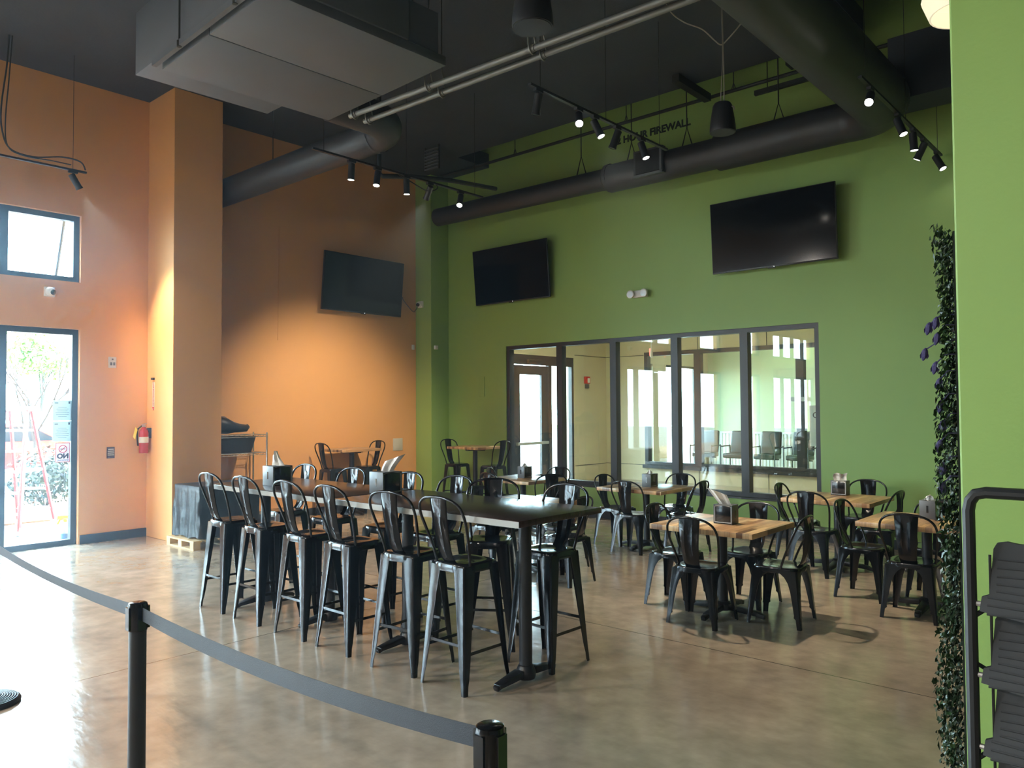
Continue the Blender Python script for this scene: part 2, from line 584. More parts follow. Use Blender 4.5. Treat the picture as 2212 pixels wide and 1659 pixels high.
def wall_with_holes(axis, at, thick, u0, u1, z0, z1, holes):
    """a wall in the plane axis=at, of given thickness, running u0..u1 and z0..z1 with rectangular holes (ua,ub,za,zb)"""
    mb = MB()
    us = sorted({u0, u1, *[h[0] for h in holes], *[h[1] for h in holes]})
    zs = sorted({z0, z1, *[h[2] for h in holes], *[h[3] for h in holes]})
    for i in range(len(us)-1):
        run = None
        for j in range(len(zs)-1):
            uc, zc = (us[i]+us[i+1])/2, (zs[j]+zs[j+1])/2
            hole = any(h[0] < uc < h[1] and h[2] < zc < h[3] for h in holes)
            if not hole:
                run = (run[0], zs[j+1]) if run else (zs[j], zs[j+1])
            if hole or j == len(zs)-2:
                if run:
                    if axis == 'x':
                        mb.box(at, us[i], run[0], at+thick, us[i+1], run[1])
                    else:
                        mb.box(us[i], at, run[0], us[i+1], at+thick, run[1])
                run = None
    return mb


holes = []
for (a, b) in LEFT_BAYS:
    holes += [(a, b, 0.0, 2.77), (a, b, 3.38, 4.25)]
struct('wall_left', wall_with_holes('x', X0, -0.3, YB, Y1+0.1, 0.0, 8.0, holes), ORANGE, smooth=False)
bh = []
for (a, b) in BACK_BAYS:
    bh += [(a, b, 0.03, 3.6)]
struct('wall_rear', wall_with_holes('y', YB, -0.3, X0-0.3, XR+0.3, 0.0, 8.0, bh), DIMWALL, smooth=False)
struct('wall_back', wall_with_holes('y', Y1, 0.2, X0, XR, 0.0, 8.0, [(-8.97, -3.60, 0.49, 2.79)]), GREEN, smooth=False)
struct('wall_far_right', MB().box(XR, YB, 0, XR+0.3, Y1+0.2, 8.0), DIMWALL, smooth=False)
struct('wall_pillar', MB().box(X0, 4.66, 0, -10.05, 5.34, ZC), ORANGE, smooth=False, bevel=0.006)
struct('wall_corner', MB().box(X0, 9.56, 0, -10.40, Y1, ZC), GREEN, smooth=False, bevel=0.004)
struct('wall_right', MB().box(-0.53, 2.6, 0, 3.2, 2.9, 6.2), GREEN, smooth=False, bevel=0.006)
# ceiling: a black lid that stops short of the green wall, and the deck above it
cl = MB().box(X0, YB, ZC, -2.75, 9.23, ZC+0.25)
cl.box(X0, 9.23, ZC, -9.35, Y1, ZC+0.25)
cl.box(-2.75, YB, ZC, XR, 6.6, ZC+0.25)
struct('ceiling', cl, CEIL, smooth=False)
struct('roof_deck', MB().box(X0-0.3, YB-0.3, 7.9, XR+0.3, 10.25, 8.1), CEIL, smooth=False)
for k, (yy, zz) in enumerate(((7.15, 6.35), (8.05, 6.3), (8.75, 6.4))):
    struct('trim_joist', MB().box(-2.75, yy-0.07, zz, XR, yy+0.07, zz+0.35), CEIL, smooth=False)
struct('trim_soffit', MB().box(-2.45, 9.05, 5.05, XR, 9.55, 5.75), CEIL, smooth=False)
# skirting
struct('baseboard_left', MB().box(X0, 3.82, 0, X0+0.015, 4.66, 0.115), DARKBASE, smooth=False)
struct('baseboard_back', MB().box(X0, 5.34, 0, X0+0.015, 9.56, 0.115).box(-10.40, Y1-0.015, 0, 3.0, Y1, 0.115), DARKBASE, smooth=False)


def glazing(name, axis, at, depth, u0, u1, z0, z1, muls, fw=0.055, gm=None, rails=()):
    """a frame with mullions (structure) and one glass pane between each pair of mullions"""
    mb = MB()

    def bx(ua, ub, za, zb, d0=0.0, d1=depth):
        if axis == 'x':
            mb.box(at+d0, ua, za, at+d1, ub, zb)
        else:
            mb.box(ua, at+d0, za, ub, at+d1, zb)
    bx(u0, u1, z0, z0+fw); bx(u0, u1, z1-fw, z1)
    bx(u0, u0+fw, z0+fw, z1-fw); bx(u1-fw, u1, z0+fw, z1-fw)
    for m in muls:
        bx(m-fw*0.9, m+fw*0.9, z0+fw, z1-fw)
    fr = struct(name, mb, FRAME, smooth=False)
    edges = [u0+fw] + [e for m in muls for e in (m-fw*0.9, m+fw*0.9)] + [u1-fw]
    for i in range(0, len(edges), 2):
        g = MB()
        c = at + depth*0.5
        if axis == 'x':
            g.box(c-0.004, edges[i], z0+fw, c+0.004, edges[i+1], z1-fw)
        else:
            g.box(edges[i], c-0.004, z0+fw, edges[i+1], c+0.004, z1-fw)
        g.build('pane', gm or GLASS, fr, smooth=False)
    return fr


wi = 1
for (a, b) in LEFT_BAYS:
    n = max(1, round((b-a)/0.95))
    if b == 3.8:
        muls_lo, muls_hi = [2.93, 1.95], [2.93, 1.95]
    else:
        muls_lo = muls_hi = [a+(b-a)*(i+1)/n for i in range(n-1)]
    glazing('window_%d' % wi, 'x', X0-0.15, 0.09, a, b, 3.38, 4.25, muls_hi, fw=0.07); wi += 1
    glazing('window_%d' % wi, 'x', X0-0.15, 0.09, a, b, 0.0, 2.77, muls_lo, fw=0.07); wi += 1
for (a, b) in BACK_BAYS:
    glazing('window_%d' % wi, 'y', YB-0.18, 0.10, a, b, 0.03, 3.6, [a+(b-a)*(i+1)/4 for i in range(3)]); wi += 1
glazing('window_%d' % wi, 'y', Y1+0.02, 0.12, -8.97, -3.60, 0.49, 2.79, [-7.82, -6.765, -5.695, -4.625], fw=0.062, gm=GLASSIN); wi += 1
struct('window_%d' % wi, MB().box(-9.0, Y1-0.03, 0.465, -3.45, Y1+0.02, 0.49), FRAME, smooth=False); wi += 1

# vestibule beyond the interior window
VY = 15.73
struct('wall_vestibule_left', wall_with_holes('x', X0, -0.3, Y1+0.2, 24.0, 0, 4.2, [(12.25, 14.43, 0.0, 2.87), (16.6, 17.9, 0.0, 2.87), (18.6, 20.4, 0, 2.87)]), BEIGE, smooth=False)
struct('wall_vestibule_back', wall_with_holes('y', VY, 0.2, X0, 3.0, 0, 4.2, [(-9.72, -4.2, 0.36, 3.0)]), BEIGE, smooth=False)
struct('wall_vestibule_side', MB().box(-2.0, Y1+0.2, 0, -1.8, VY, 4.2), BEIGE, smooth=False)
struct('ceiling_vestibule', MB().box(X0-0.3, Y1+0.2, 4.0, 3.0, 24.0, 4.2), mat('white_ceiling_board', s2l(215, 214, 208), 0.8), smooth=False)
pj = MB()
for z in (2.93,):
    pj.box(X0+0.002, 14.45, z, X0+0.008, VY, z+0.012)
    pj.box(X0, VY-0.008, z, -9.75, VY-0.002, z+0.012)
for z in (0.36,):
    pj.box(X0+0.002, 14.45, z, X0+0.008, VY, z+0.012)
    pj.box(X0, VY-0.008, z, -9.75, VY-0.002, z+0.012)
for x in (-8.35, -6.75, -5.6):
    pj.box(x, VY-0.008, 3.0, x+0.012, VY-0.002, 4.0)
    pj.box(x, VY-0.008, 0.0, x+0.012, VY-0.002, 0.36)
struct('trim_panel_joints', pj, DARKBASE, smooth=False)
glazing('window_%d' % wi, 'y', VY-0.03, 0.14, -9.72, -4.2, 0.36, 3.0, [-8.35, -6.05], fw=0.09, gm=GLASSIN); wi += 1
struct('window_%d' % wi, MB().box(-9.75, VY-0.10, 0.30, -4.2, VY-0.03, 0.38), FRAME, smooth=False); wi += 1
for (a, b) in ((16.6, 17.9), (18.6, 20.4)):  # lobby side windows added to bring in daylight
    glazing('window_%d' % wi, 'x', X0-0.15, 0.09, a, b, 0.0, 2.87, [(a+b)/2]); wi += 1
# lobby beyond
PALEGREEN = mat('pale_green_paint', s2l(176, 190, 156), 0.6)
struct('wall_lobby_back', MB().box(X0, 21.0, 0, 3.0, 21.2, 4.2), PALEGREEN, smooth=False)
struct('wall_lobby_side', MB().box(-1.4, VY+0.2, 0, -1.2, 21.0, 4.2), PALEGREEN, smooth=False)
wn_ = MB().box(-10.8, 20.94, 0.0, -4.0, 21.0, 0.95).box(-10.8, 20.90, 0.95, -4.0, 21.0, 1.0)
x = -10.7
while x < -4.1:
    wn_.box(x, 20.92, 0.05, x+0.05, 20.94, 0.95); x += 0.1
struct('trim_wainscot', wn_, WAINSCOT, smooth=False)

# exterior door of the vestibule: frame, leaf, side light
dr = struct('door_1', MB().box(X0-0.12, 12.25, 0.0, X0-0.02, 12.33, 2.87).box(X0-0.12, 12.33, 2.66, X0-0.02, 14.43, 2.87)
            .box(X0-0.12, 13.52, 0.0, X0-0.02, 13.62, 2.66).box(X0-0.12, 14.36, 0, X0-0.02, 14.43, 2.66).box(X0-0.12, 13.62, 0.0, X0-0.02, 14.36, 0.08), FRAME, smooth=False)
lf = MB().box(X0-0.10, 12.35, 0.02, X0-0.04, 12.55, 2.64).box(X0-0.10, 13.28, 0.02, X0-0.04, 13.50, 2.64)
lf.box(X0-0.10, 12.55, 2.44, X0-0.04, 13.28, 2.64).box(X0-0.10, 12.55, 0.02, X0-0.04, 13.28, 0.26)
lo = lf.build('door_leaf', FRAME, dr, smooth=False)
MB().box(X0-0.074, 12.55, 0.26, X0-0.066, 13.28, 2.44).build('pane', GLASS, lo, smooth=False)
MB().box(X0-0.04, 12.40, 0.92, X0+0.03, 13.45, 0.98).build('push_bar', SILVERTRIM, lo, bevel=0.006)
MB().box(X0-0.02, 12.75, 2.68, X0+0.06, 13.2, 2.76).build('door_closer', MATBLACK, dr, bevel=0.008)
MB().box(X0-0.074, 13.62, 0.08, X0-0.066, 14.36, 2.66).build('pane', GLASS, dr, smooth=False)

# stencilled words on the green wall
bw = bpy.data.objects['wall_back']
text_mesh('stencil_lettering', '2 HOUR FIREWALL', 0.150, FIREWALLINK, bw, facing((-6.0, Y1-0.004, 5.83), (1, 0, 0)), 0.003, 0.005)

# ------------------------------------------------------------------ stools and chairs


def l_leg(c_top, c_bot, sx, sy, prof, foot=None):
    """a pressed-metal corner leg: L section whose outer corner runs from c_top to c_bot; prof lists (t, flange width)"""
    rings = []
    th = 0.004
    for t, w in prof:
        c = Vector(c_top).lerp(Vector(c_bot), t)
        r = min(0.014, w*0.35)
        pts = []
        # outer outline: from end of flange A around the rounded corner to end of flange B, then back inside
        outer = [(-w, 0.0)]
        for k in range(5):
            a = PI/2*k/4
            outer.append((-r + r*math.sin(a), -r + r*math.cos(a)))
        outer.append((0.0, -w))
        inner = [(-th, -w)] + [(-r + (r-th)*math.cos(PI/2*k/4), -r + (r-th)*math.sin(PI/2*k/4)) for k in range(5)] + [(-w, -th)]
        for (px, py) in outer + inner:
            pts.append((c.x + sx*px, c.y + sy*py, c.z))
        rings.append(pts)
    return MB().loft(rings)


def splat_mb(top, bot, wt, wb, bow, groove, n=10):
    """back splat swept from bot to top with a pressed rectangular groove; bow pushes the lower half forward"""
    top, bot = Vector(top), Vector(bot)
    mb = MB(); rings = []
    us = [-1, -0.92, -0.5, -0.42, -0.3, 0.3, 0.42, 0.5, 0.92, 1]
    for i in range(n+1):
        t = i/n
        c = bot.lerp(top, t)
        c.y += bow*math.sin(PI*t) + (0.03*(1-t/0.12) if t < 0.12 else 0)
        w = (wb + (wt-wb)*t)/2
        front, back = [], []
        for u in us:
            d = 0.0
            if abs(u) < 0.45 and groove[0] < t < groove[1]:
                d = -0.007 if abs(u) >= 0.4 else 0.003
            if abs(u) > 0.95:
                d = 0.004
            y = c.y + d + 0.010*(1-u*u)*-1
            front.append((c.x+u*w, y+0.0025, c.z)); back.append((c.x+u*w, y-0.0025, c.z))
        rings.append(front + back[::-1])
    return mb.loft(rings)


def hoop(pts, r, n=8):
    full = [(-x, y, z) for x, y, z in pts] + [(x, y, z) for x, y, z in reversed(pts[:-1])]
    return MB().tube(smoothpath(full, 5), r, n)


def make_stool(label, loc, rz, group):
    t = thing('bar_stool', label, 'bar stool', loc, rz, group)
    h = 0.765
    s = 0.155
    poly = []
    for k in range(24):
        a = 2*PI*k/24
        ca, sa = math.cos(a), math.sin(a)
        q = (abs(ca)**6 + abs(sa)**6)**(-1/6)
        poly.append((ca*q, sa*q))
    rings = []
    for sc, z in ((s-0.004, h-0.055), (s, h-0.055), (s+0.001, h-0.012), (s-0.004, h-0.003), (s-0.012, h), (s-0.05, h-0.001), (s-0.075, h-0.007), (0.01, h-0.009)):
        rings.append([(x*sc, y*sc, z) for x, y in poly])
    MB().loft(rings).build('seat', GLOSSBLACK, t, ang=50)
    prof = [(0.0, 0.092), (0.25, 0.078), (0.5, 0.064), (0.75, 0.050), (0.88, 0.040), (0.93, 0.032), (1.0, 0.030)]
    for sx in (-1, 1):
        for sy in (-1, 1):
            l_leg((sx*s*0.99, sy*s*0.99, h-0.02), (sx*0.203, sy*0.203, 0.0), sx, sy, prof).build('leg', GLOSSBLACK, t, ang=50)
    for sy, z in ((-1, 0.285), (1, 0.285)):
        MB().beam((-0.178, sy*0.178, z), (0.178, sy*0.178, z), 0.006, 0.018).build('stretcher', GLOSSBLACK, t, smooth=False)
    for sx, z in ((-1, 0.235), (1, 0.235)):
        MB().beam((sx*0.182, -0.182, z), (sx*0.182, 0.182, z), 0.006, 0.018).build('stretcher', GLOSSBLACK, t, smooth=False)
    hoop([(0.150, -0.10, h-0.01), (0.166, -0.125, 0.86), (0.190, -0.165, 0.98), (0.198, -0.195, 1.06), (0.178, -0.218, 1.125), (0.11, -0.236, 1.165), (0.0, -0.242, 1.178)], 0.0095).build('back_frame', GLOSSBLACK, t, ang=60)
    splat_mb((0, -0.232, 1.172), (0, -0.148, h-0.01), 0.145, 0.105, -0.012, (0.12, 0.72)).build('backrest', GLOSSBLACK, t, ang=50)
    return t


def make_chair(label, loc, rz, group):
    t = thing('dining_chair', label, 'chair', loc, rz, group)
    h = 0.455
    s = 0.18
    poly = []
    for k in range(28):
        a = 2*PI*k/28
        ca, sa = math.cos(a), math.sin(a)
        q = (abs(ca)**5 + abs(sa)**5)**(-1/5)
        x, y = ca*q, sa*q
        poly.append((x*(1.0 if y > 0 else 1.0+0.06*y), y))
    rings = []
    for sc, z in ((s-0.004, h-0.045), (s, h-0.045), (s+0.002, h-0.012), (s-0.003, h-0.002), (s-0.012, h), (s-0.05, h-0.004), (s-0.10, h-0.010), (0.01, h-0.011)):
        rings.append([(x*sc, y*sc, z) for x, y in poly])
    MB().loft(rings).build('seat', GLOSSBLACK, t, ang=50)
    prof = [(0.0, 0.170), (0.05, 0.135), (0.12, 0.100), (0.22, 0.076), (0.36, 0.062), (0.55, 0.054), (0.76, 0.046), (0.80, 0.050), (0.83, 0.036), (1.0, 0.032)]
    for sx in (-1, 1):
        for sy in (-1, 1):
            l_leg((sx*s*0.985, sy*s*0.985, h-0.02), (sx*0.215, sy*0.215, 0.0), sx, sy, prof).build('leg', GLOSSBLACK, t, ang=50)
    hoop([(0.170, -0.05, h-0.01), (0.186, -0.085, 0.54), (0.206, -0.130, 0.64), (0.213, -0.165, 0.72), (0.190, -0.195, 0.79), (0.12, -0.216, 0.835), (0.0, -0.224, 0.85)], 0.0095).build('back_frame', GLOSSBLACK, t, ang=60)
    splat_mb((0, -0.214, 0.845), (0, -0.172, h-0.01), 0.182, 0.124, -0.02, (0.2, 0.85)).build('backrest', GLOSSBLACK, t, ang=50)
    return t


ORD = ['first', 'second', 'third', 'fourth', 'fifth', 'sixth']
NEAR_G, FAR_G = 'bar stools on the barrier side of the long tables', 'bar stools on the dining side of the long tables'
stool0 = None
for i, xx in enumerate((-6.38, -5.81, -5.19, -4.64, -4.00, -3.50)):
    lab = 'black bar stool, %s from the covered box, barrier side of the long tables' % ORD[i]
    rz = (0.0, 0.0, 0.01, -0.01, 0.10, -0.02)[i]
    if stool0 is None:
        stool0 = make_stool(lab, (xx, 3.50, 0), rz, NEAR_G)
    else:
        dup(stool0, (xx, 3.50, 0), rz, lab, NEAR_G)
for i, (xx, rz) in enumerate(((-6.56, 0.0), (-5.80, 0.02), (-5.03, -0.03), (-4.45, 0.0), (-3.92, 0.62), (-3.345, -0.02))):
    dup(stool0, (xx, 4.14 if i != 4 else 4.18, 0), PI+rz, 'black bar stool, %s from the covered box, dining side of the long tables' % ORD[i], FAR_G)
HI_G = 'bar stools at the small high tables'
dup(stool0, (-10.45, 7.46, 0), 0.0, 'black bar stool at the orange-wall high table, nearer the wire shelf', HI_G)
dup(stool0, (-10.45, 8.16, 0), PI, 'black bar stool at the orange-wall high table, nearer the room corner', HI_G)
dup(stool0, (-9.66, 9.48, 0), -PI/2, 'black bar stool at the green-wall high table, nearer the room corner', HI_G)
dup(stool0, (-8.82, 9.50, 0), PI/2, 'black bar stool at the green-wall high table, nearer the interior window', HI_G)

# ------------------------------------------------------------------ long bar tables


def slab(name, cx, cy, sx, sy, z0, z1, m, parent, bev=0.004):
    return MB().box(-sx/2, -sy/2, 0, sx/2, sy/2, z1-z0).build(name, m, parent, bevel=bev, loc=(cx, cy, z0))


def bar_foot(mb, x):
    """cast two-prong foot along y with a raised hub"""
    for s in (-1, 1):
        mb.beam((x, s*0.06, 0.055), (x, s*0.27, 0.028), 0.075, 0.05, w2=0.055, h2=0.03)
        mb.beam((x, s*0.255, 0.026), (x, s*0.285, 0.016), 0.05, 0.032, w2=0.04, h2=0.03)
    mb.lathe([(0.062, 0.012), (0.064, 0.06), (0.052, 0.085), (0.046, 0.10)], (x, 0, 0), 20)


for nm, cx, w, feet in (('long dark walnut bar table at the covered-box end, carrying two napkin dispensers', -5.655, 1.79, (-6.28, -5.315)),
                        ('long dark walnut bar table with bare top, nearer the rope barrier end', -3.82, 1.80, (-4.355, -3.225))):
    t = thing('bar_table', nm, 'table', (cx, 3.765, 0), 0, 'long bar tables pushed end to end')
    slab('tabletop', 0, 0, w, 0.82, 1.032, 1.07, WALNUT, t, 0.003)
    ed = MB()
    ed.box(-w/2-0.002, -0.412, 1.030, w/2+0.002, -0.4095, 1.0665).box(-w/2-0.002, 0.4095, 1.030, w/2+0.002, 0.412, 1.0665)
    ed.build('edge_band', EDGEGREY, t, smooth=False)
    for fx in feet:
        x = fx-cx
        MB().lathe([(0.042, 0.07), (0.042, 1.0)], (x, 0, 0), 20).build('column', MATBLACK, t)
        MB().box(x-0.05, -0.28, 1.0, x+0.05, 0.28, 1.032).build('top_plate', MATBLACK, t, smooth=False)
        b = MB(); bar_foot(b, x)
        b.build('base', BASEBLACK, t, bevel=0.008)

# ------------------------------------------------------------------ dining tables, high tables


def cross_foot(mb, r):
    for k in range(4):
        a = k*PI/2
        d = Vector((math.cos(a), math.sin(a), 0))
        mb.beam(Vector((0, 0, 0.06)) + d*0.03, Vector((0, 0, 0.035)) + d*r*0.86, 0.075, 0.05, w2=0.055, h2=0.034)
        mb.beam(Vector((0, 0, 0.034)) + d*r*0.82, Vector((0, 0, 0.018)) + d*r, 0.055, 0.034, w2=0.04, h2=0.034)
    mb.lathe([(0.075, 0.03), (0.075, 0.075), (0.05, 0.10)], (0, 0, 0), 20)


def make_table(label, cx, cy, sx, sy, h, r, group, name='dining_table'):
    t = thing(name, label, 'table', (cx, cy, 0), 0, group)
    slab('tabletop', 0, 0, sx, sy, h-0.042, h, PLANK, t, 0.003)
    MB().lathe([(0.04, 0.08), (0.04, h-0.07)], (0, 0, 0), 20).build('column', MATBLACK, t)
    MB().box(-0.2, -0.035, h-0.07, 0.2, 0.035, h-0.042).box(-0.035, -0.2, h-0.07, 0.035, 0.2, h-0.042).build('top_plate', MATBLACK, t, smooth=False)
    b = MB(); cross_foot(b, r)
    b.build('base', BASEBLACK, t, bevel=0.006)
    return t


TG = 'wood-plank dining tables'
TH = 0.745
TABLES = [
    ('T1', 'wood-plank dining table standing by itself in front, nearest the rope barrier', -3.01, 6.06),
    ('T2', 'wood-plank dining table under the middle panes of the interior window', -5.09, 8.24),
    ('T3', 'wood-plank dining table against the green wall, just past the interior window', -2.90, 8.52),
    ('T4', 'wood-plank dining table beside the ivy panel, partly hidden by it', -1.74, 7.26),
    ('T5', 'wood-plank dining table in front of the glass entrance door pane', -7.05, 8.20),
    ('T6', 'wood-plank dining table without a dispenser, tucked behind the bar tables', -5.33, 6.20),
]
for k, lab, cx, cy in TABLES:
    make_table(lab, cx, cy, 0.90, 0.83, TH, 0.36, TG)
HT = 'small high tables'
make_table('small high wood-top table on a black post beside the orange wall', -10.42, 7.81, 0.62, 0.74, 1.07, 0.30, HT, 'high_table')
make_table('small high wood-top table on a black post beside the green wall', -9.24, 9.50, 0.74, 0.62, 1.07, 0.30, HT, 'high_table')

CHAIRS = [
    (-3.02, 5.71, 0.04, 'back to the rope barrier, at the front dining table'),
    (-2.54, 6.13, PI/2+0.08, 'on the ivy-panel side of the front dining table'),
    (-3.47, 6.10, -PI/2+0.06, 'on the bar-table side of the front dining table'),
    (-3.0, 6.52, PI-0.05, 'facing the rope barrier across the front dining table'),
    (-5.08, 7.95, 0.03, 'back to the bar tables, at the table under the interior window'),
    (-4.56, 8.27, PI/2+0.04, 'on the ivy-panel side of the table under the interior window'),
    (-5.57, 8.30, -PI/2-0.04, 'on the entrance-door side of the table under the interior window'),
    (-5.05, 8.84, PI, 'against the sill behind the table under the interior window'),
    (-2.99, 8.10, -0.05, 'back to the front dining table, at the table past the interior window'),
    (-2.50, 8.54, PI/2-0.04, 'on the ivy-panel side of the table past the interior window'),
    (-3.34, 8.58, -PI/2+0.06, 'on the window side of the table past the interior window'),
    (-2.91, 9.38, PI, 'against the green wall behind the table past the interior window'),
    (-2.28, 7.40, -PI/2-0.05, 'on the open side of the table beside the ivy panel'),
    (-1.77, 6.96, 0.02, 'back to the camera, at the table beside the ivy panel'),
    (-1.78, 7.74, PI, 'behind the table beside the ivy panel, facing the barrier'),
    (-7.55, 8.35, -PI/2+0.5, 'on the corner side of the table by the entrance door pane'),
    (-7.12, 7.80, -0.2, 'back to the bar tables, at the table by the entrance door pane'),
    (-6.50, 8.06, 0.95, 'turned askew at the table by the entrance door pane'),
    (-7.02, 8.78, PI, 'against the sill behind the table by the entrance door pane'),
    (-5.18, 6.66, PI-0.02, 'facing the bar tables, behind the table without a dispenser'),
    (-4.72, 6.13, PI/2, 'on the front-table side of the table without a dispenser'),
    (-5.80, 6.22, -PI/2, 'on the covered-box side of the table without a dispenser'),
]
chair0 = None
for (cx, cy, rz, d) in CHAIRS:
    lab = 'black metal chair ' + d
    if chair0 is None:
        chair0 = make_chair(lab, (cx, cy, 0), rz, 'black metal dining chairs')
    else:
        dup(chair0, (cx, cy, 0), rz, lab, 'black metal dining chairs')

# ------------------------------------------------------------------ napkin dispensers


def napkin(parent, kind, seed, h, turn, flip):
    rnd = random.Random(seed)
    mb = MB()
    nx, ny = 7, 6
    H, Wd, lean = {'fin': (0.135, 0.12, 0.03), 'wing': (0.115, 0.16, 0.07), 'puff': (0.055, 0.085, 0.0), 'sheet': (0.085, 0.13, 0.0)}[kind]
    vs = []
    for i in range(ny+1):
        v = i/ny
        for j in range(nx+1):
            u = j/nx - 0.5
            if kind == 'fin':
                x = (u*Wd)*(1-0.75*v) - 0.02*v; z = H*v
            elif kind == 'wing':
                x = u*Wd*(0.55+0.45*v) + lean*v; z = H*v*(0.75+0.5*(u+0.5))
            elif kind == 'puff':
                x = u*Wd*(1-0.5*v); z = H*math.sin(v*PI/2)*(1-1.6*u*u)
            else:
                x = u*Wd*(1+0.12*v); z = H*v*(1-0.1*math.sin(u*9))
            x *= flip
            y = 0.012*math.sin(u*11+seed) * (0.3+v) + 0.01*math.sin(v*5+seed) + rnd.uniform(-0.004, 0.004)
            vs.append((x*math.cos(turn)-y*math.sin(turn), x*math.sin(turn)+y*math.cos(turn), h-0.01+z))
    fs = []
    for i in range(ny):
        for j in range(nx):
            a = i*(nx+1)+j
            fs.append((a, a+1, a+nx+2, a+nx+1))
    b = MB().add(vs, fs)
    b.add([(x-0.004*math.sin(turn), y+0.004*math.cos(turn), z) for x, y, z in vs], [tuple(reversed(f)) for f in fs])
    # close the rim so the folded sheet has thickness
    n0 = len(vs)
    ring = [j for j in range(nx+1)] + [i*(nx+1)+nx for i in range(1, ny+1)] + [ny*(nx+1)+j for j in range(nx-1, -1, -1)] + [i*(nx+1) for i in range(ny-1, 0, -1)]
    for a, c in zip(ring, ring[1:]+ring[:1]):
        b.f.append((c, a, a+n0, c+n0))
    return b.build('napkin', TISSUE, parent)


def dispenser(label, x, y, z, rz, kind, seed, w=0.165, d=0.125, h=0.158, flip=1):
    """local frame: broad black faces at +-y, narrow grey slotted ends at +-x"""
    t = thing('napkin_dispenser', label, 'napkin dispenser', (x, y, z), rz, 'napkin dispensers on the tables')
    MB().box(-w/2+0.006, -d/2+0.008, 0, w/2-0.006, d/2-0.008, h-0.004).build('body', DARKPLASTIC, t, bevel=0.003)
    for s in (-1, 1):
        MB().box(s*(w/2-0.007), -d/2, 0, s*w/2, d/2, h).build('end_plate', GREYPLASTIC, t, bevel=0.002)
        MB().box(s*(w/2-0.001), -0.008, 0.055, s*(w/2+0.0015), 0.008, 0.115).build('slot', DARKPLASTIC, t, smooth=False)
        fr = MB()
        for (ax, az, bx, bz) in ((-w/2+0.01, 0.012, w/2-0.01, 0.012), (-w/2+0.01, 0.012, -w/2+0.01, h-0.014), (w/2-0.01, 0.012, w/2-0.01, h-0.014)):
            fr.beam((ax, s*(d/2-0.006), az), (bx, s*(d/2-0.006), bz), 0.006, 0.006)
        arc = [(-w/2+0.01 + (w-0.02)*k/10, s*(d/2-0.006), h-0.014 + 0.010*math.sin(PI*k/10)) for k in range(11)]
        fr.tube(arc, 0.0035, 6)
        fr.build('face_frame', SILVERTRIM, t)
    MB().box(-w/2+0.002, -d/2+0.002, h-0.006, w/2-0.002, -0.018, h).box(-w/2+0.002, 0.018, h-0.006, w/2-0.002, d/2-0.002, h).build('lid', GREYPLASTIC, t, bevel=0.002)
    napkin(t, kind, seed, h, 0.6-rz, flip)
    return t


dispenser('napkin dispenser on the bar table, nearer the covered box, pointed napkin', -5.97, 3.69, 1.07, PI/2, 'fin', 1, 0.19, 0.165, 0.165)
dispenser('napkin dispenser on the bar table, further from the covered box, broad napkin flap', -4.72, 3.86, 1.07, PI/2, 'wing', 2, 0.19, 0.165, 0.165)
dispenser('black-fronted napkin dispenser on the front dining table, napkin leaning sideways', -2.975, 6.06, TH, 0.02, 'wing', 3, flip=-1)
dispenser('grey napkin dispenser on the table under the interior window', -5.05, 8.26, TH, PI/2, 'puff', 4)
dispenser('black-fronted napkin dispenser on the table past the interior window, upright napkin', -2.95, 8.76, TH, 0.0, 'sheet', 5)
dispenser('grey napkin dispenser on the table beside the ivy panel', -1.75, 7.42, TH, PI/2, 'puff', 6)
dispenser('grey napkin dispenser on the table by the entrance door pane', -7.06, 8.25, TH, PI/2, 'puff', 7)
bb = MB().lathe([(0.0, 0), (0.03, 0.0), (0.034, 0.008), (0.026, 0.02), (0.0, 0.024)], (0, 0, 0), 14, cap=False).build('black_clicker', MATBLACK, loc=(-1.655, 7.30, TH))
tag(bb, 'small black lump beside the dispenser on the table by the ivy panel', 'clicker')

# ------------------------------------------------------------------ covered box on a pallet, wire shelf
pal = thing('wooden_pallet', 'pale wooden pallet under the cloth-covered box by the pillar', 'pallet', (-9.56, 5.0, 0))
for yy in (-0.42, 0.0, 0.42):
    MB().box(-0.36, yy-0.045, 0.0, 0.36, yy+0.045, 0.02).build('bottom_board', PALLETWOOD, pal, smooth=False)
for xx in (-0.31, 0.0, 0.31):
    for yy in (-0.42, 0.0, 0.42):
        MB().box(xx-0.045, yy-0.045, 0.02, xx+0.045, yy+0.045, 0.095).build('block', PALLETWOOD, pal, smooth=False)
for yy in (-0.41, -0.25, -0.08, 0.08, 0.25, 0.41):
    MB().box(-0.36, yy-0.055, 0.095, 0.36, yy+0.055, 0.115).build('deck_board', PALLETWOOD, pal, smooth=False)


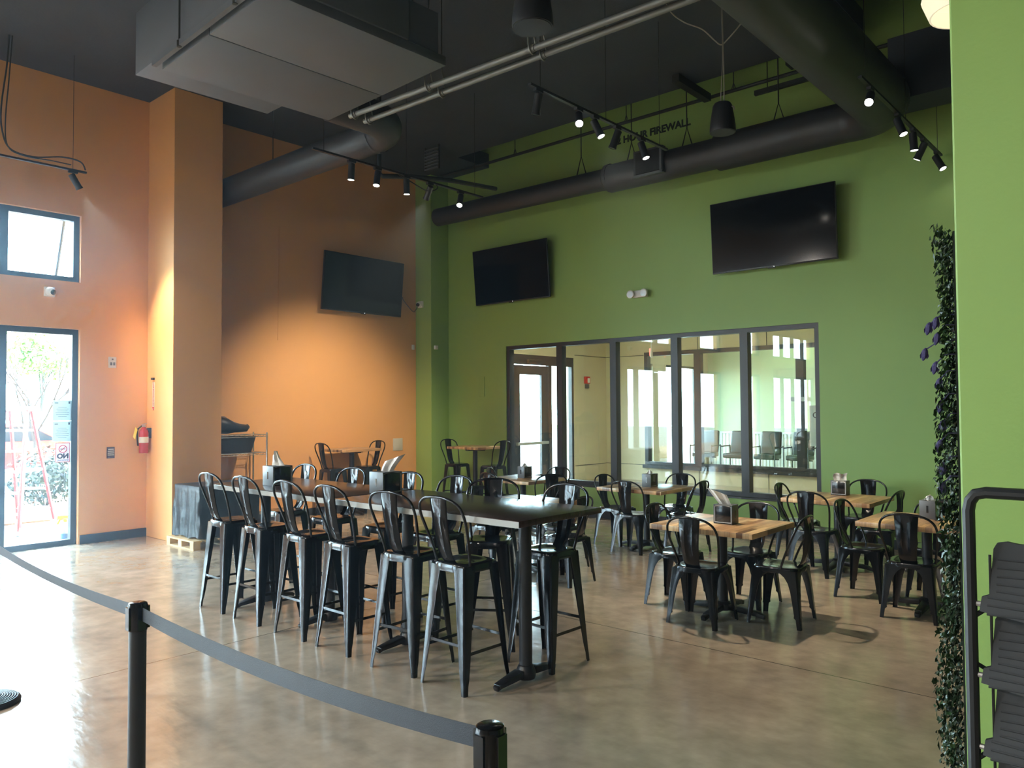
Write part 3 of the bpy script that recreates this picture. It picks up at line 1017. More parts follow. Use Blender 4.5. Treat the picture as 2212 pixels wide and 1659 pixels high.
def draped(name, x0, x1, y0, y1, z0, z1, m, seed, amp=0.014, flare=0.03):
    rnd = random.Random(seed)
    per = []
    n = 20
    for i in range(n): per.append((x0+(x1-x0)*i/n, y0, 0, -1))
    for i in range(n): per.append((x1, y0+(y1-y0)*i/n, 1, 0))
    for i in range(n): per.append((x1-(x1-x0)*i/n, y1, 0, 1))
    for i in range(n): per.append((x0, y1-(y1-y0)*i/n, -1, 0))
    ph = [rnd.uniform(0, 6.28) for _ in range(6)]
    rings = []
    for k in range(11):
        t = k/10
        ring = []
        for i, (px, py, nx, ny) in enumerate(per):
            d = amp*(1-t)*(math.sin(i*0.9+ph[0]+2.1*t)+0.7*math.sin(i*1.7+ph[1]-3*t)) + amp*0.6*math.sin(i*2.3+t*11+ph[2]) + flare*(1-t)
            if k >= 9:
                d = min(d, 0.0)
            zz = z0+(z1-z0)*t + (0.014*math.sin(i*0.6+ph[3]) if k == 0 else 0)
            ring.append((px+nx*d, py+ny*d, zz))
        rings.append(ring)
    cx, cy = (x0+x1)/2, (y0+y1)/2
    rings.append([(cx+(p[0]-cx)*0.97, cy+(p[1]-cy)*0.97, z1+0.006) for p in rings[-1]])
    rings.append([(cx+(p[0]-cx)*0.5, cy+(p[1]-cy)*0.5, z1+0.006+0.004*math.sin(i)) for i, p in enumerate(rings[-1])])
    rings.append([(cx+(p[0]-cx)*0.02, cy+(p[1]-cy)*0.02, z1+0.004) for p in rings[-1]])
    return MB().loft(rings).build(name, m, ang=70)


tag(draped('covered_box', -9.89, -9.23, 4.62, 5.42, 0.134, 0.765, BLACKCLOTH, 3, 0.013, 0.02),
    'waist-high box draped in wrinkled black cloth on a pallet by the pillar', 'box')

sh = thing('wire_shelf', 'chrome wire shelving unit against the orange wall behind the pillar', 'shelf', (0, 0, 0))
SX0, SX1, SY0, SY1 = -10.74, -10.36, 5.42, 6.22
for x in (SX0, SX1):
    for y in (SY0, SY1):
        MB().lathe([(0.0125, 0.0), (0.0125, 1.375), (0.009, 1.38)], (x, y, 0), 12).build('post', CHROME, sh)
for z in (0.2, 0.62, 1.085, 1.35):
    w = MB()
    w.tube([(SX0, SY0, z), (SX1, SY0, z), (SX1, SY1, z), (SX0, SY1, z)], 0.005, 6, closed=True)
    w.tube([(SX0, SY0, z-0.03), (SX1, SY0, z-0.03), (SX1, SY1, z-0.03), (SX0, SY1, z-0.03)], 0.004, 6, closed=True)
    y = SY0+0.02
    while y < SY1 and z < 1.3:
        w.tube([(SX0, y, z+0.003), (SX1, y, z+0.003)], 0.0022, 5); y += 0.025
    k = SY0
    while k < SY1-0.05:
        w.tube([(SX1, k, z-0.03), (SX1, k+0.04, z), (SX1, k+0.08, z-0.03)], 0.003, 5); k += 0.08
    if z > 1.3:
        y = SY0+0.02
        while y < SY1-0.25:
            w.tube([(SX0, y, z+0.003), (SX1, y, z+0.003)], 0.0022, 5); y += 0.025
    w.build('wire_tier', CHROME, sh)
tub = MB().loft([[(x*a-10.55, y*b+5.78, z) for x, y in ((-1, -1), (1, -1), (1, 1), (-1, 1))] for a, b, z in ((0.14, 0.22, 1.092), (0.17, 0.28, 1.33), (0.165, 0.275, 1.33), (0.135, 0.215, 1.10))], cap=True)
tag(tub.build('black_tub', BLACKCLOTH, bevel=0.01), 'dark tapered tub standing on the upper tier of the wire shelf', 'tub')


def blob(name, c, prof, m, n=14, seed=0, amp=0.12):
    """a lumpy cloth heap: prof lists (y offset, z centre, half width x, half height)"""
    rnd = random.Random(seed); rings = []
    for (dy, zc, hw, hh) in prof:
        ring = []
        for j in range(n):
            a = 2*PI*j/n
            k = 1+amp*rnd.uniform(-1, 1)
            ring.append((c[0]+math.cos(a)*hw*k, c[1]+dy, zc+math.sin(a)*hh*k))
        rings.append(ring)
    return MB().loft(rings).build(name, m, ang=80)


tag(blob('black_cloth_heap', (-10.55, 5.72), [(-0.24, 1.49, 0.09, 0.09), (-0.16, 1.50, 0.12, 0.12), (-0.05, 1.495, 0.125, 0.12), (0.06, 1.465, 0.12, 0.085), (0.15, 1.45, 0.10, 0.07), (0.26, 1.445, 0.07, 0.055), (0.29, 1.455, 0.05, 0.05), (0.32, 1.46, 0.02, 0.02)], BLACKCLOTH, seed=4),
    'dark heap of bunched cloth lying on top of the wire shelf', 'cloth')

# ------------------------------------------------------------------ televisions


def television(label, center, w, h, normal, tilt):
    """normal is the horizontal direction the screen faces; tilt leans the top forward"""
    n = Vector(normal).normalized()
    side = Vector((0, 0, 1)).cross(n)
    upv = (Vector((0, 0, 1))*math.cos(tilt) + n*math.sin(tilt)).normalized()
    nn = side.cross(upv)
    R = Matrix((side, upv, nn)).transposed()
    t = thing('television', label, 'television', center, 0, 'wall-mounted televisions')
    c = Vector((0, 0, 0))
    MB().obox(c - nn*0.022, (w, h, 0.036), R).build('housing', TVCASE, t, bevel=0.004)
    MB().obox(c - nn*0.003 + upv*0.004, (w-0.02, h-0.03, 0.006), R).build('screen', SCREEN, t, smooth=False)
    MB().obox(c - upv*(h/2+0.006), (0.10, 0.018, 0.012), R).build('sensor_bar', TVCASE, t, smooth=False)
    MB().obox(c - upv*(h/2-0.004) + side*0.03, (0.008, 0.008, 0.006), R).build('standby_light', LEDWHITE, t, smooth=False)
    return t, n, side


def tv_mount(t, wall_off, n, side):
    mb = MB()
    for s in (-0.25, 0.25):
        p = side*s
        mb.beam(p - n*0.04, p - n*wall_off, 0.05, 0.05)
        mb.obox(p - n*(wall_off-0.006), (0.06, 0.4, 0.012), Matrix((side, Vector((0, 0, 1)), n)).transposed())
    mb.obox(-n*(wall_off-0.006), (0.7, 0.12, 0.012), Matrix((side, Vector((0, 0, 1)), n)).transposed())
    mb.build('wall_mount', MATBLACK, t, smooth=False)


t, n, s = television('large black television on the orange wall, tilted downward', (-10.60, 8.22, 3.83), 1.68, 0.96, (1, 0.0, 0), 0.10)
tv_mount(t, 0.215, n, s)
t, n, s = television('black television on the green wall nearest the room corner', (-8.72, 9.82, 4.01), 1.68, 0.96, (0, -1, 0), 0.09)
tv_mount(t, 0.175, n, s)
t, n, s = television('black television on the green wall above the interior window end', (-4.12, 9.78, 4.02), 1.68, 0.96, (0, -1, 0), 0.06)
tv_mount(t, 0.215, n, s)

# ------------------------------------------------------------------ ducts, air handler, pipes, tracks
du = thing('air_duct', 'black round duct crossing in front of the orange wall beside the pillar', 'duct')
elb = [(-10.80, 5.6, 4.86), (-7.0, 5.6, 4.86)]
arc = [(-7.0+0.42*math.sin(a), 5.6-0.42*(1-math.cos(a)), 4.86) for a in [PI/2*k/10 for k in range(1, 11)]]
MB().tube(elb, 0.185, 24, cap=False).build('straight_run', DUCT, du)
MB().tube([(-7.0, 5.6, 4.86)] + arc + [(-6.58, 4.66, 4.86)], 0.187, 24).build('elbow', DUCT, du)
MB().lathe([(0.2, -0.02), (0.2, 0.02)], (-7.0, 5.6, 4.86), 24, Matrix.Rotation(PI/2, 3, 'Y'), cap=False).build('coupling', DUCT, du)
st = MB()
for xx in (-9.2, -7.4):
    st.tube([(xx, 5.6, 5.04), (xx, 5.6, 6.0)], 0.006, 6)
st.build('hanger_rod', PIPEDARK, du)

gd = thing('supply_duct', 'long black round duct hung along the green wall with a side register', 'duct')
MB().tube([(-10.0, 9.36, 5.10), (-6.42, 9.36, 5.06)], 0.155, 24).build('narrow_run', DUCT, gd)
MB().lathe([(0.157, 0.0), (0.16, 0.06), (0.20, 0.10), (0.205, 0.16)], (-6.46, 9.36, 5.06), 24, Matrix.Rotation(PI/2, 3, 'Y')).build('reducer', DUCT, gd)
MB().tube([(-6.33, 9.36, 5.05), (-4.6, 9.36, 5.05)], 0.20, 24).build('middle_run', DUCT, gd)
MB().tube([(-4.62, 9.36, 5.05), (-3.0, 9.36, 5.05)], 0.235, 28, cap=False).build('wide_run', DUCT, gd)
arc = [(-3.0+0.5*math.sin(a), 9.36-0.5*(1-math.cos(a)), 5.05) for a in [PI/2*k/10 for k in range(0, 11)]]
MB().tube(arc, [0.235+0.065*k/10 for k in range(11)], 28, cap=False).build('elbow', DUCT, gd)
MB().tube([(-2.5, 8.88, 5.05), (-2.5, -6.0, 5.05)], 0.30, 32).build('main_run', DUCT, gd)
rg = MB().box(-5.78, 9.12, 4.90, -5.32, 9.2, 5.26).build('register', DUCT, gd, smooth=False)
MB().box(-5.74, 9.105, 4.93, -5.36, 9.12, 5.23).build('opening_panel', mat('opening_shade', (0.004, 0.004, 0.005), 0.9), rg, smooth=False)  # solid near-black panel; the register's inner shade put into its colour
MB().beam((-5.345, 9.11, 4.90), (-5.345, 9.11, 5.26), 0.03, 0.02, (0, 1, 0)).beam((-5.78, 9.11, 4.905), (-5.32, 9.11, 4.905), 0.02, 0.03).build('flange', UNITGREY, rg, smooth=False)
for xx in (-6.85, -5.96, -5.08, -3.81):
    hg = MB().tube([(xx, 9.36, 5.48), (xx, 9.36, 7.9)], 0.009, 6)
    hg.tube([(xx-0.09, 9.36, 5.20), (xx, 9.36, 5.50), (xx+0.09, 9.36, 5.20)], 0.009, 6)
    hg.build('hanger', PIPEDARK, gd)

ac = thing('air_handler', 'big grey sheet-metal air handler hung under the black ceiling', 'air handler', (-7.12, 2.94, 4.70), math.radians(-2.2))
MB().box(0, 0, 0.05, 2.30, 1.30, 0.62).build('casing', UNITGREY, ac, bevel=0.004)
for a, b in ((0.47, 1.362), (1.374, 2.28)):
    MB().box(a, 0.05, -0.03, b, 1.72, 0.05).build('bottom_panel', UNITGREY, ac, bevel=0.003)
MB().box(0.47, 1.30, 0.05, 2.25, 1.66, 0.42).build('outlet_box', UNITGREY, ac, smooth=False)
for dx in (1.0, 1.95):
    MB().tube([(dx, -0.03, -0.02), (dx, -0.03, 1.3)], 0.008, 6).tube([(dx, -0.03, -0.03), (dx, -0.03, 0.02)], 0.02, 8).build('hanger_rod', PIPEDARK, ac)
MB().beam((0.47, -0.02, 0.0), (2.28, -0.02, 0.0), 0.04, 0.05).build('support_strut', UNITGREY, ac, smooth=False)
MB().tube([(0.55, 1.5, 0.5), (0.55, 1.5, 1.3)], 0.008, 6).tube([(2.1, 1.5, 0.5), (2.1, 1.5, 1.3)], 0.008, 6).build('hanger_rod', PIPEDARK, ac)

for (a, b, lab) in (((-6.30, 4.70, 4.66), (-2.60, 4.88, 4.66), 'grey conduit pipe passing closest to the air handler panels'),
                    ((-6.31, 4.89, 4.66), (-2.60, 5.00, 4.66), 'grey conduit pipe running second from the air handler panels')):
    c = thing('conduit_pipe', lab, 'pipe', (0, 0, 0), 0, 'paired conduit pipes under the ceiling')
    MB().tube([a, b], 0.026, 12).build('pipe', CONDUIT, c)
    A, B = Vector(a), Vector(b)
    for f in (0.02, 0.30, 0.62):
        p = A.lerp(B, f)
        MB().lathe([(0.032, -0.03), (0.032, 0.03)], p, 12, Matrix.Rotation(PI/2, 3, 'Y')).build('coupling', CONDUIT, c)
        MB().tube(smoothpath([p+Vector((0, -0.05, 0.10)), p+Vector((0, -0.045, 0.0)), p+Vector((0, 0, -0.045)), p+Vector((0, 0.045, 0.0)), p+Vector((0, 0.03, 0.10)), p+Vector((0, 0, 0.2))], 4), 0.007, 6).tube([p+Vector((0, 0, 0.19)), (p.x, p.y, 6.0)], 0.006, 6).build('clamp_hanger', CONDUIT, c)

sp = thing('sprinkler_pipe', 'thin dark sprinkler pipe running along the top of the green wall', 'pipe')
MB().tube([(-10.38, 9.68, 5.95), (3.0, 9.68, 5.97)], 0.024, 10).build('pipe', PIPEDARK, sp)
for xx in (-8.45, -6.25, -4.55, -3.2):
    MB().tube([(xx, 9.68, 5.97), (xx, 9.68, 7.9)], 0.007, 6).tube([(xx-0.03, 9.68, 5.97), (xx, 9.68, 6.07), (xx+0.03, 9.68, 5.97)], 0.006, 6).build('hanger', PIPEDARK, sp)
MB().beam((-4.9, 8.75, 5.93), (-4.9, 9.62, 5.93), 0.10, 0.10).build('stub', PIPEDARK, sp, smooth=False)
ub = thing('support_channel', 'flat black steel channel hung beside the main duct near the green wall', 'channel')
MB().beam((-4.22, 9.6, 5.80), (-2.9, 9.6, 5.80), 0.05, 0.06).build('channel', PIPEDARK, ub, smooth=False)
MB().tube([(-4.05, 9.6, 5.8), (-4.05, 9.6, 7.9)], 0.007, 6).tube([(-3.1, 9.6, 5.8), (-3.1, 9.6, 7.9)], 0.007, 6).build('hanger', PIPEDARK, ub)
sv = thing('slatted_vent', 'small pale slatted vent high in the room corner', 'vent', (-9.25, 8.53, 5.79))
for k in range(7):
    MB().box(-0.16, -0.02, -0.17+0.052*k, 0.16, 0.02, -0.15+0.052*k).build('slat', UNITGREY, sv, smooth=False)
MB().box(-0.17, 0.0, -0.19, -0.155, 0.02, 0.21).box(0.155, 0.0, -0.19, 0.17, 0.02, 0.21).build('frame', PIPEDARK, sv, smooth=False)
jb = thing('cable_box', 'black cable box with coiled wires hung high beside the main duct', 'box')
MB().box(-3.75, 9.44, 5.98, -3.25, 9.64, 6.2).build('casing', PIPEDARK, jb, bevel=0.01)
MB().tube([(-3.5, 9.54, 6.2), (-3.5, 9.54, 7.9)], 0.007, 6).build('hanger', PIPEDARK, jb)
MB().tube([(-3.6+0.07*math.cos(a*0.7), 9.425, 6.08+0.07*math.sin(a*0.7)) for a in range(30)], 0.008, 6).build('cable_coil', PIPEDARK, jb)


def spot_light(parent, loc, aim, power, angle, color=(1.0, 0.84, 0.63), blend=1.0):
    d = bpy.data.lights.new('spot_beam', 'SPOT')
    d.energy = power; d.spot_size = angle; d.spot_blend = blend; d.color = color; d.shadow_soft_size = 0.05
    o = bpy.data.objects.new('spot_beam', d)
    o.location = loc
    o.rotation_euler = (-Vector(aim)).to_track_quat('Z', 'Y').to_euler()
    COL.objects.link(o)
    o.parent = parent


def track(label, x, y0, y1, z, heads, ends=True):
    """a lighting track along y at (x, z); heads: (y, aim direction, power, lit, cone)"""
    t = thing('track_light', label, 'track light', (x, 0, 0), 0, 'black track lights under the ceiling')
    MB().box(-0.018, y0, z-0.01, 0.018, y1, z+0.012).build('track', MATBLACK, t, smooth=False)
    w = MB()
    for yy in (y0+0.15, (y0+y1)/2, y1-0.15):
        zt = 6.0 if yy < 9.2 and not (x > -2.75 and yy > 6.6) else 7.9
        w.tube([(0, yy, z+0.01), (0, yy, zt)], 0.003, 5)
    w.build('suspension_wire', PIPEDARK, t)
    for (yy, aim, power, lit, cone) in heads:
        a = Vector(aim).normalized()
        pv = Vector((0, yy, z-0.085))
        hd = MB()
        hd.box(-0.02, yy-0.05, z-0.035, 0.02, yy+0.05, z-0.01)
        hd.tube([(0, yy, z-0.03), pv], 0.008, 8)
        R = (-a).to_track_quat('Z', 'Y').to_matrix()
        hd.lathe([(0.002, 0.04), (0.030, 0.04), (0.038, 0.034), (0.038, -0.125), (0.042, -0.135), (0.042, -0.15), (0.035, -0.15)], pv, 18, R, cap=False)
        ho = hd.build('spot_head', MATBLACK, t, ang=40)
        MB().lathe([(0.0005, -0.1485), (0.0345, -0.1485), (0.0345, -0.144), (0.0005, -0.144)], pv, 18, R, cap=False).build('lens', LENS if lit else DARKLENS, ho, smooth=False)
        if power > 0:
            spot_light(t, pv + a*0.165, a, power, math.radians(cone))
    return t


FILL_W = 200
TA = track('black track light hung before the window wall, beside the pillar', -10.02, 1.2, 3.57, 4.60,
           [(3.42, (-0.06, 0.95, -1.5), 320, False, 50), (2.2, (0.3, -0.2, -1), 0, False, 40)])  # beam added to the unlit end head to brighten the pillar face
TB = track('black track light reaching from the orange wall side to the green corner', -7.25, 4.9, 7.62, 4.60,
           [(5.43, (-0.08, 0.0, -1.0), 25, True, 80), (5.81, (0.10, -0.22, -1.0), 25, True, 80), (6.26, (-0.02, 0.05, -1.0), 25, True, 80), (6.65, (-3.55, 0.95, -3.75), 420, False, 68), (7.2, (0.3, -0.45, -0.85), 0, True, 60)])
track('black track light over the dining tables, crossing the stencilled words', -4.38, 5.22, 7.60, 4.60,
      [(5.34, (-0.3, 0.1, -1), 0, False, 50), (5.95, (0.45, -0.55, -0.75), 0, True, 70), (6.22, (0.45, 0.12, -1.0), 260, True, 85), (6.61, (-0.35, -0.1, -0.9), 0, False, 50), (7.08, (0.30, 0.05, -0.9), 60, True, 66)])
track('black track light beside the main duct, running towards the ivy panel wall', -2.14, 7.05, 9.92, 4.60,
      [(7.34, (0.15, -0.9, -0.75), 0, True, 60), (8.2, (0.35, -0.1, -0.9), 14, True, 60), (8.74, (0.05, 0.05, -1), 14, True, 60), (9.15, (-0.45, 0.05, -0.85), 14, True, 60), (9.72, (0.4, -0.1, -0.8), 0, True, 60)])

cv = MB().tube(smoothpath([(-10.02, 2.74, 6.0), (-10.02, 2.72, 5.65), (-10.02, 2.67, 5.16), (-10.02, 2.68, 4.9), (-10.02, 2.76, 4.70), (-10.02, 3.0, 4.66), (-10.02, 3.3, 4.73), (-10.02, 3.5, 4.72), (-10.02, 3.56, 4.63)], 6), 0.009, 6)
cv.tube(smoothpath([(-10.02, 2.77, 6.0), (-10.01, 2.74, 5.5), (-10.01, 2.71, 5.0), (-10.02, 2.74, 4.72), (-10.02, 2.9, 4.65), (-10.02, 3.2, 4.66), (-10.02, 3.4, 4.66)], 6), 0.007, 6)
cv.build('power_cable', PIPEDARK, TA, loc=(10.02, 0, 0))
cv = MB().tube(smoothpath([(-7.25, 6.0, 4.62), (-7.25, 6.25, 4.56), (-7.25, 6.6, 4.48), (-7.25, 6.78, 4.55), (-7.25, 6.72, 4.62)], 6), 0.007, 6)
cv.build('power_cable', PIPEDARK, TB, loc=(7.25, 0, 0))
dp = thing('angled_pipe', 'dark drain pipe with an elbow hanging near the orange wall track', 'pipe')
MB().tube([(-8.08, 6.5, 5.98), (-8.08, 6.5, 4.86), (-8.06, 6.54, 4.82), (-7.9, 6.9, 4.86), (-7.85, 7.6, 4.95), (-7.9, 8.6, 5.05)], 0.032, 10).build('pipe', PIPEDARK, dp)


def pendant_speaker(label, x, y, z, r, h, wires):
    t = thing('pendant_speaker', label, 'speaker', (x, y, z), 0, 'black pendant speakers')
    MB().lathe([(0.3*r, h), (0.62*r, 0.99*h), (0.74*r, 0.9*h), (0.86*r, 0.6*h), (0.97*r, 0.25*h), (r, 0.06*h), (0.98*r, 0.0), (0.9*r, 0.0)], (0, 0, 0), 28, cap=True).build('body', MATBLACK, t, ang=50)
    MB().lathe([(0.001, -0.003), (0.9*r, -0.003), (0.9*r, 0.003), (0.001, 0.003)], (0, 0, 0), 28, cap=False).build('grille', DARKBASE, t, smooth=False)
    MB().tube(smoothpath([(0.02, 0, h-0.01), (0.015, 0.01, h+0.35), (0.01, 0, 6.0-z)], 6), 0.005, 6).build('cable', wires, t)
    MB().tube(smoothpath([(-0.02, 0, h-0.01), (-0.012, 0.01, h+0.2), (0.01, 0.0, h+0.5), (0.0, 0.0, 6.0-z)], 6), 0.004, 6).build('hanging_cord', wires, t)
    MB().tube([(0.7*r, 0, 0.82*h), (0.9*r, 0.01, 0.8*h), (0.95*r, 0.01, 0.7*h)], 0.008, 6).build('cable_clip', wires, t)
    return t


pendant_speaker('black bullet-shaped pendant speaker hung before the main duct', -3.41, 7.0, 4.40, 0.125, 0.29, CABLEGREY)
pendant_speaker('black bullet-shaped pendant speaker beside the conduit pipes', -3.16, 3.8, 4.18, 0.135, 0.31, CABLEGREY)
pl = thing('pendant_lamp', 'cream domed pendant lamp partly behind the near green wall', 'pendant lamp', (-0.93, 5.0, 4.0))
MB().lathe([(0.03, 0.30), (0.10, 0.28), (0.17, 0.22), (0.215, 0.13), (0.23, 0.07), (0.19, -0.04), (0.18, -0.04), (0.21, 0.07)], (0, 0, 0), 28, cap=False).build('lamp_shade', SHADECREAM, pl, ang=60)
MB().tube([(0, 0, 0.29), (0, 0, 2.0)], 0.006, 6).build('cord', PIPEDARK, pl)


def fill_point(parent, loc, power, color, radius):
    d = bpy.data.lights.new('fill_bulb', 'POINT')
    d.energy = power; d.color = color; d.shadow_soft_size = radius
    o = bpy.data.objects.new('fill_bulb', d); o.location = loc
    COL.objects.link(o); o.parent = parent


for i, (px, py) in enumerate(((-7.5, -1.0), (-4.5, -2.5), (-8.5, -4.0), (-1.0, -5.5), (-5.5, -5.0), (3.5, -6.0))):  # pendants added out of view to fill the hall with light
    q = dup(pl, (px, py, 4.0), 0, 'added cream domed pendant lamp behind the camera, fill light for the hall', 'added fill lamps behind the camera')
    fill_point(q, (0, 0, 0.02), FILL_W*(1.6 if px < -7 else 1.0), (1.0, 0.94, 0.86), 0.12)
for nm, (px, py), pw in (('vestibule', (-8.2, 10.8), 42), ('vestibule', (-5.0, 10.8), 36), ('lobby', (-7.5, 18.5), 42)):  # ceiling panels added to brighten the vestibule and lobby
    t = thing('ceiling_fill_light', 'added flat square fill light in the ' + nm + ' beyond the interior window', 'ceiling light', (px, py, 4.0), 0, 'added fill lights beyond the interior window')
    MB().box(-0.3, -0.3, -0.05, 0.3, 0.3, 0).build('frame', WHITEPLASTIC, t, smooth=False)
    MB().box(-0.28, -0.28, -0.055, 0.28, 0.28, -0.05).build('diffuser', LENS, t, smooth=False)
    d = bpy.data.lights.new('panel', 'AREA'); d.size = 0.55; d.energy = pw; d.color = (1.0, 0.95, 0.85)
    o = bpy.data.objects.new('panel', d); o.location = (0, 0, -0.06); COL.objects.link(o); o.parent = t
wc = MB().tube(smoothpath([(-4.05, 7.00, 5.99), (-3.95, 6.97, 5.78), (-3.80, 6.98, 5.62), (-3.62, 7.0, 5.50), (-3.50, 7.02, 5.36), (-3.43, 7.03, 5.29), (-3.36, 7.03, 5.32), (-3.22, 7.02, 5.42), (-3.0, 7.02, 5.62), (-2.85, 7.0, 5.99)], 6), 0.007, 6)
tag(wc.build('speaker_wire', CABLEGREY), 'pale loose wire swagging from the ceiling to the speaker by the main duct', 'wire')

# ------------------------------------------------------------------ small things on the walls


def dome_camera(label, loc, n, side):
    n, side = Vector(n), Vector(side); R = Matrix((side, Vector((0, 0, 1)), n)).transposed()
    t = thing('security_camera', label, 'security camera', loc, 0, 'white dome cameras')
    MB().obox(n*0.02, (0.12, 0.12, 0.04), R).build('mount_plate', WHITEPLASTIC, t, bevel=0.006)
    prof = [(0.055, 0.04), (0.058, 0.06)] + [(0.056*math.cos(a), 0.06+0.056*math.sin(a)) for a in [PI/2*k/8 for k in range(1, 8)]]
    MB().lathe(prof, (0, 0, 0), 20, R).build('dome', WHITEPLASTIC, t)
    q = (n + side*0.35 + Vector((0, 0, -0.25))).normalized()
    MB().lathe([(0.034, 0.0), (0.034, 0.062), (0.001, 0.066)], n*0.055, 18, q.to_track_quat('Z', 'Y').to_matrix()).build('lens', DARKPLASTIC, t)
    return t


dome_camera('white dome camera under the upper window on the orange wall', (X0, 3.43, 3.22), (1, 0, 0), (0, 1, 0))
dcam = dome_camera('white dome camera on the green corner column beside the television', (-10.66, 9.56, 3.63), (0, -1, 0), (1, 0, 0))
MB().tube(smoothpath([(-0.06, -0.03, -0.03), (-0.10, -0.06, -0.10), (-0.13, -0.10, -0.12), (-0.14, -0.3, 0.05), (-0.145, -0.33, 0.12)], 5), 0.006, 6).build('cable', PIPEDARK, dcam)

el = thing('emergency_light', 'white twin-head emergency light on the green wall above the window', 'emergency light', (-6.23, Y1, 3.42))
MB().box(-0.11, -0.06, -0.055, 0.13, 0, 0.055).build('body', WHITEPLASTIC, el, bevel=0.012)
for sx in (-0.13, 0.10):
    hd = MB().lathe([(0.05, 0.0), (0.062, 0.03), (0.062, 0.045), (0.05, 0.05)], (sx, -0.055, 0.0), 20, Matrix.Rotation(PI/2, 3, 'X')).build('lamp_head', WHITEPLASTIC, el)
    MB().lathe([(0.001, 0.052), (0.046, 0.051)], (sx, -0.055, 0.0), 20, Matrix.Rotation(PI/2, 3, 'X'), cap=False).build('lens', SILVERTRIM, hd)


def wall_plate(name, label, cat, center, n, w, h, d, m, extras=()):
    n = Vector(n); side = Vector((0, 0, 1)).cross(n); R = Matrix((side, Vector((0, 0, 1)), n)).transposed()
    t = thing(name, label, cat, center)
    MB().obox(n*d/2, (w, h, d), R).build('plate', m, t, bevel=0.003)
    for (nm, u, v, ww, hh, mm) in extras:
        MB().obox(n*(d+0.002) + side*u + Vector((0, 0, v)), (ww, hh, 0.006), R).build(nm, mm, t, smooth=False)
    return t


wall_plate('light_switch', 'ivory wall plate with a switch between the tall window and the pillar', 'switch', (X0, 4.20, 2.36), (1, 0, 0), 0.10, 0.145, 0.012, BEIGEPLASTIC,
           [('toggle', -0.018, -0.02, 0.024, 0.04, GREYPLASTIC), ('toggle', 0.02, -0.02, 0.024, 0.04, GREYPLASTIC), ('indicator', 0.0, 0.04, 0.02, 0.02, GREYPLASTIC)])
wall_plate('notice_plate', 'small dark notice plate with pale lines, low on the orange wall', 'sign', (X0, 4.19, 1.16), (1, 0, 0), 0.10, 0.15, 0.008, mat('dark_notice', s2l(70, 50, 62), 0.5),
           [('text_line', 0, 0.045, 0.07, 0.012, BEIGEPLASTIC), ('text_line', 0, 0.02, 0.08, 0.012, BEIGEPLASTIC), ('text_line', 0, -0.005, 0.08, 0.012, BEIGEPLASTIC), ('text_line', 0, -0.03, 0.08, 0.012, BEIGEPLASTIC)])
wall_plate('blank_cover', 'large blank grey cover plate on the orange wall by the corner', 'cover plate', (X0, 9.12, 1.075), (1, 0, 0), 0.22, 0.22, 0.012, BEIGEPLASTIC)
wall_plate('sensor_box', 'small white sensor box at the orange side of the corner', 'sensor', (X0, 9.48, 2.85), (1, 0, 0), 0.05, 0.09, 0.03, WHITEPLASTIC)
wall_plate('sensor_box', 'small white sensor box on the side of the green corner column', 'sensor', (-10.40, 9.66, 2.83), (1, 0, 0), 0.07, 0.07, 0.04, WHITEPLASTIC)
wall_plate('cover_plate', 'small green-painted cover plate on the green wall by the window frame', 'cover plate', (-9.55, Y1, 2.10), (0, -1, 0), 0.14, 0.36, 0.012, GREEN)
MBc = MB().tube([(X0+0.008, 6.70, 4.60), (X0+0.008, 6.68, 2.81)], 0.006, 6)
tag(MBc.build('wall_cord', ORANGE), 'thin painted cord running down the orange wall beside the television', 'cord')

# fire extinguisher and its sign on the pillar
fe = thing('fire_extinguisher', 'red fire extinguisher with a yellow tag hung in the pillar corner', 'fire extinguisher', (-10.70, 4.57, 1.14))
MB().lathe([(0.055, 0.0), (0.06, 0.01), (0.06, 0.27), (0.05, 0.31), (0.028, 0.335), (0.024, 0.35)], (0, 0, 0), 24).build('cylinder', RED, fe)
MB().lathe([(0.0605, 0.14), (0.0608, 0.14), (0.0608, 0.22), (0.0605, 0.22)], (0, 0, 0), 24, cap=False).build('label_band', BEIGEPLASTIC, fe)
MB().lathe([(0.022, 0.345), (0.024, 0.38)], (0, 0, 0), 14).beam((-0.02, -0.01, 0.385), (0.11, -0.02, 0.40), 0.022, 0.008).beam((-0.02, -0.01, 0.37), (0.10, -0.02, 0.365), 0.02, 0.008).build('valve', SILVERTRIM, fe, smooth=False)
MB().tube(smoothpath([(-0.02, -0.02, 0.37), (-0.05, -0.06, 0.32), (-0.04, -0.07, 0.22), (-0.02, -0.068, 0.10)], 5), 0.011, 8).build('hose', RUBBER, fe)
MB().obox((-0.03, -0.10, 0.27), (0.075, 0.004, 0.15), Matrix.Rotation(0.5, 3, 'Y')).tube([(-0.01, -0.03, 0.37), (-0.01, -0.09, 0.335)], 0.002, 5).build('inspection_tag', TAGYELLOW, fe, smooth=False)
MB().box(-0.03, 0.05, 0.2, 0.03, 0.09, 0.34).build('wall_bracket', MATBLACK, fe, smooth=False)
fs = thing('extinguisher_sign', 'narrow vertical sign with an arrow above the fire extinguisher', 'sign', (-10.61, 4.66, 1.93))
MB().box(-0.03, -0.006, -0.20, 0.03, 0, 0.17).build('plate', BEIGEPLASTIC, fs, smooth=False)
text_mesh('lettering', 'FIRE EXTINGUISHER', 0.034, REDINK, fs, facing((0, -0.008, 0.0), (0, 0, -1), (1, 0, 0)), 0.001)
MB().prism([(-0.03, -0.165), (0.03, -0.165), (0.0, -0.215)], lambda x, z: (x, -0.008, z), lambda x, z: (x, -0.002, z)).build('arrow', REDINK, fs, smooth=False)
MB().box(-0.028, -0.03, 0.20, 0.028, 0, 0.23).build('sign_clip', MATBLACK, fs, smooth=False)

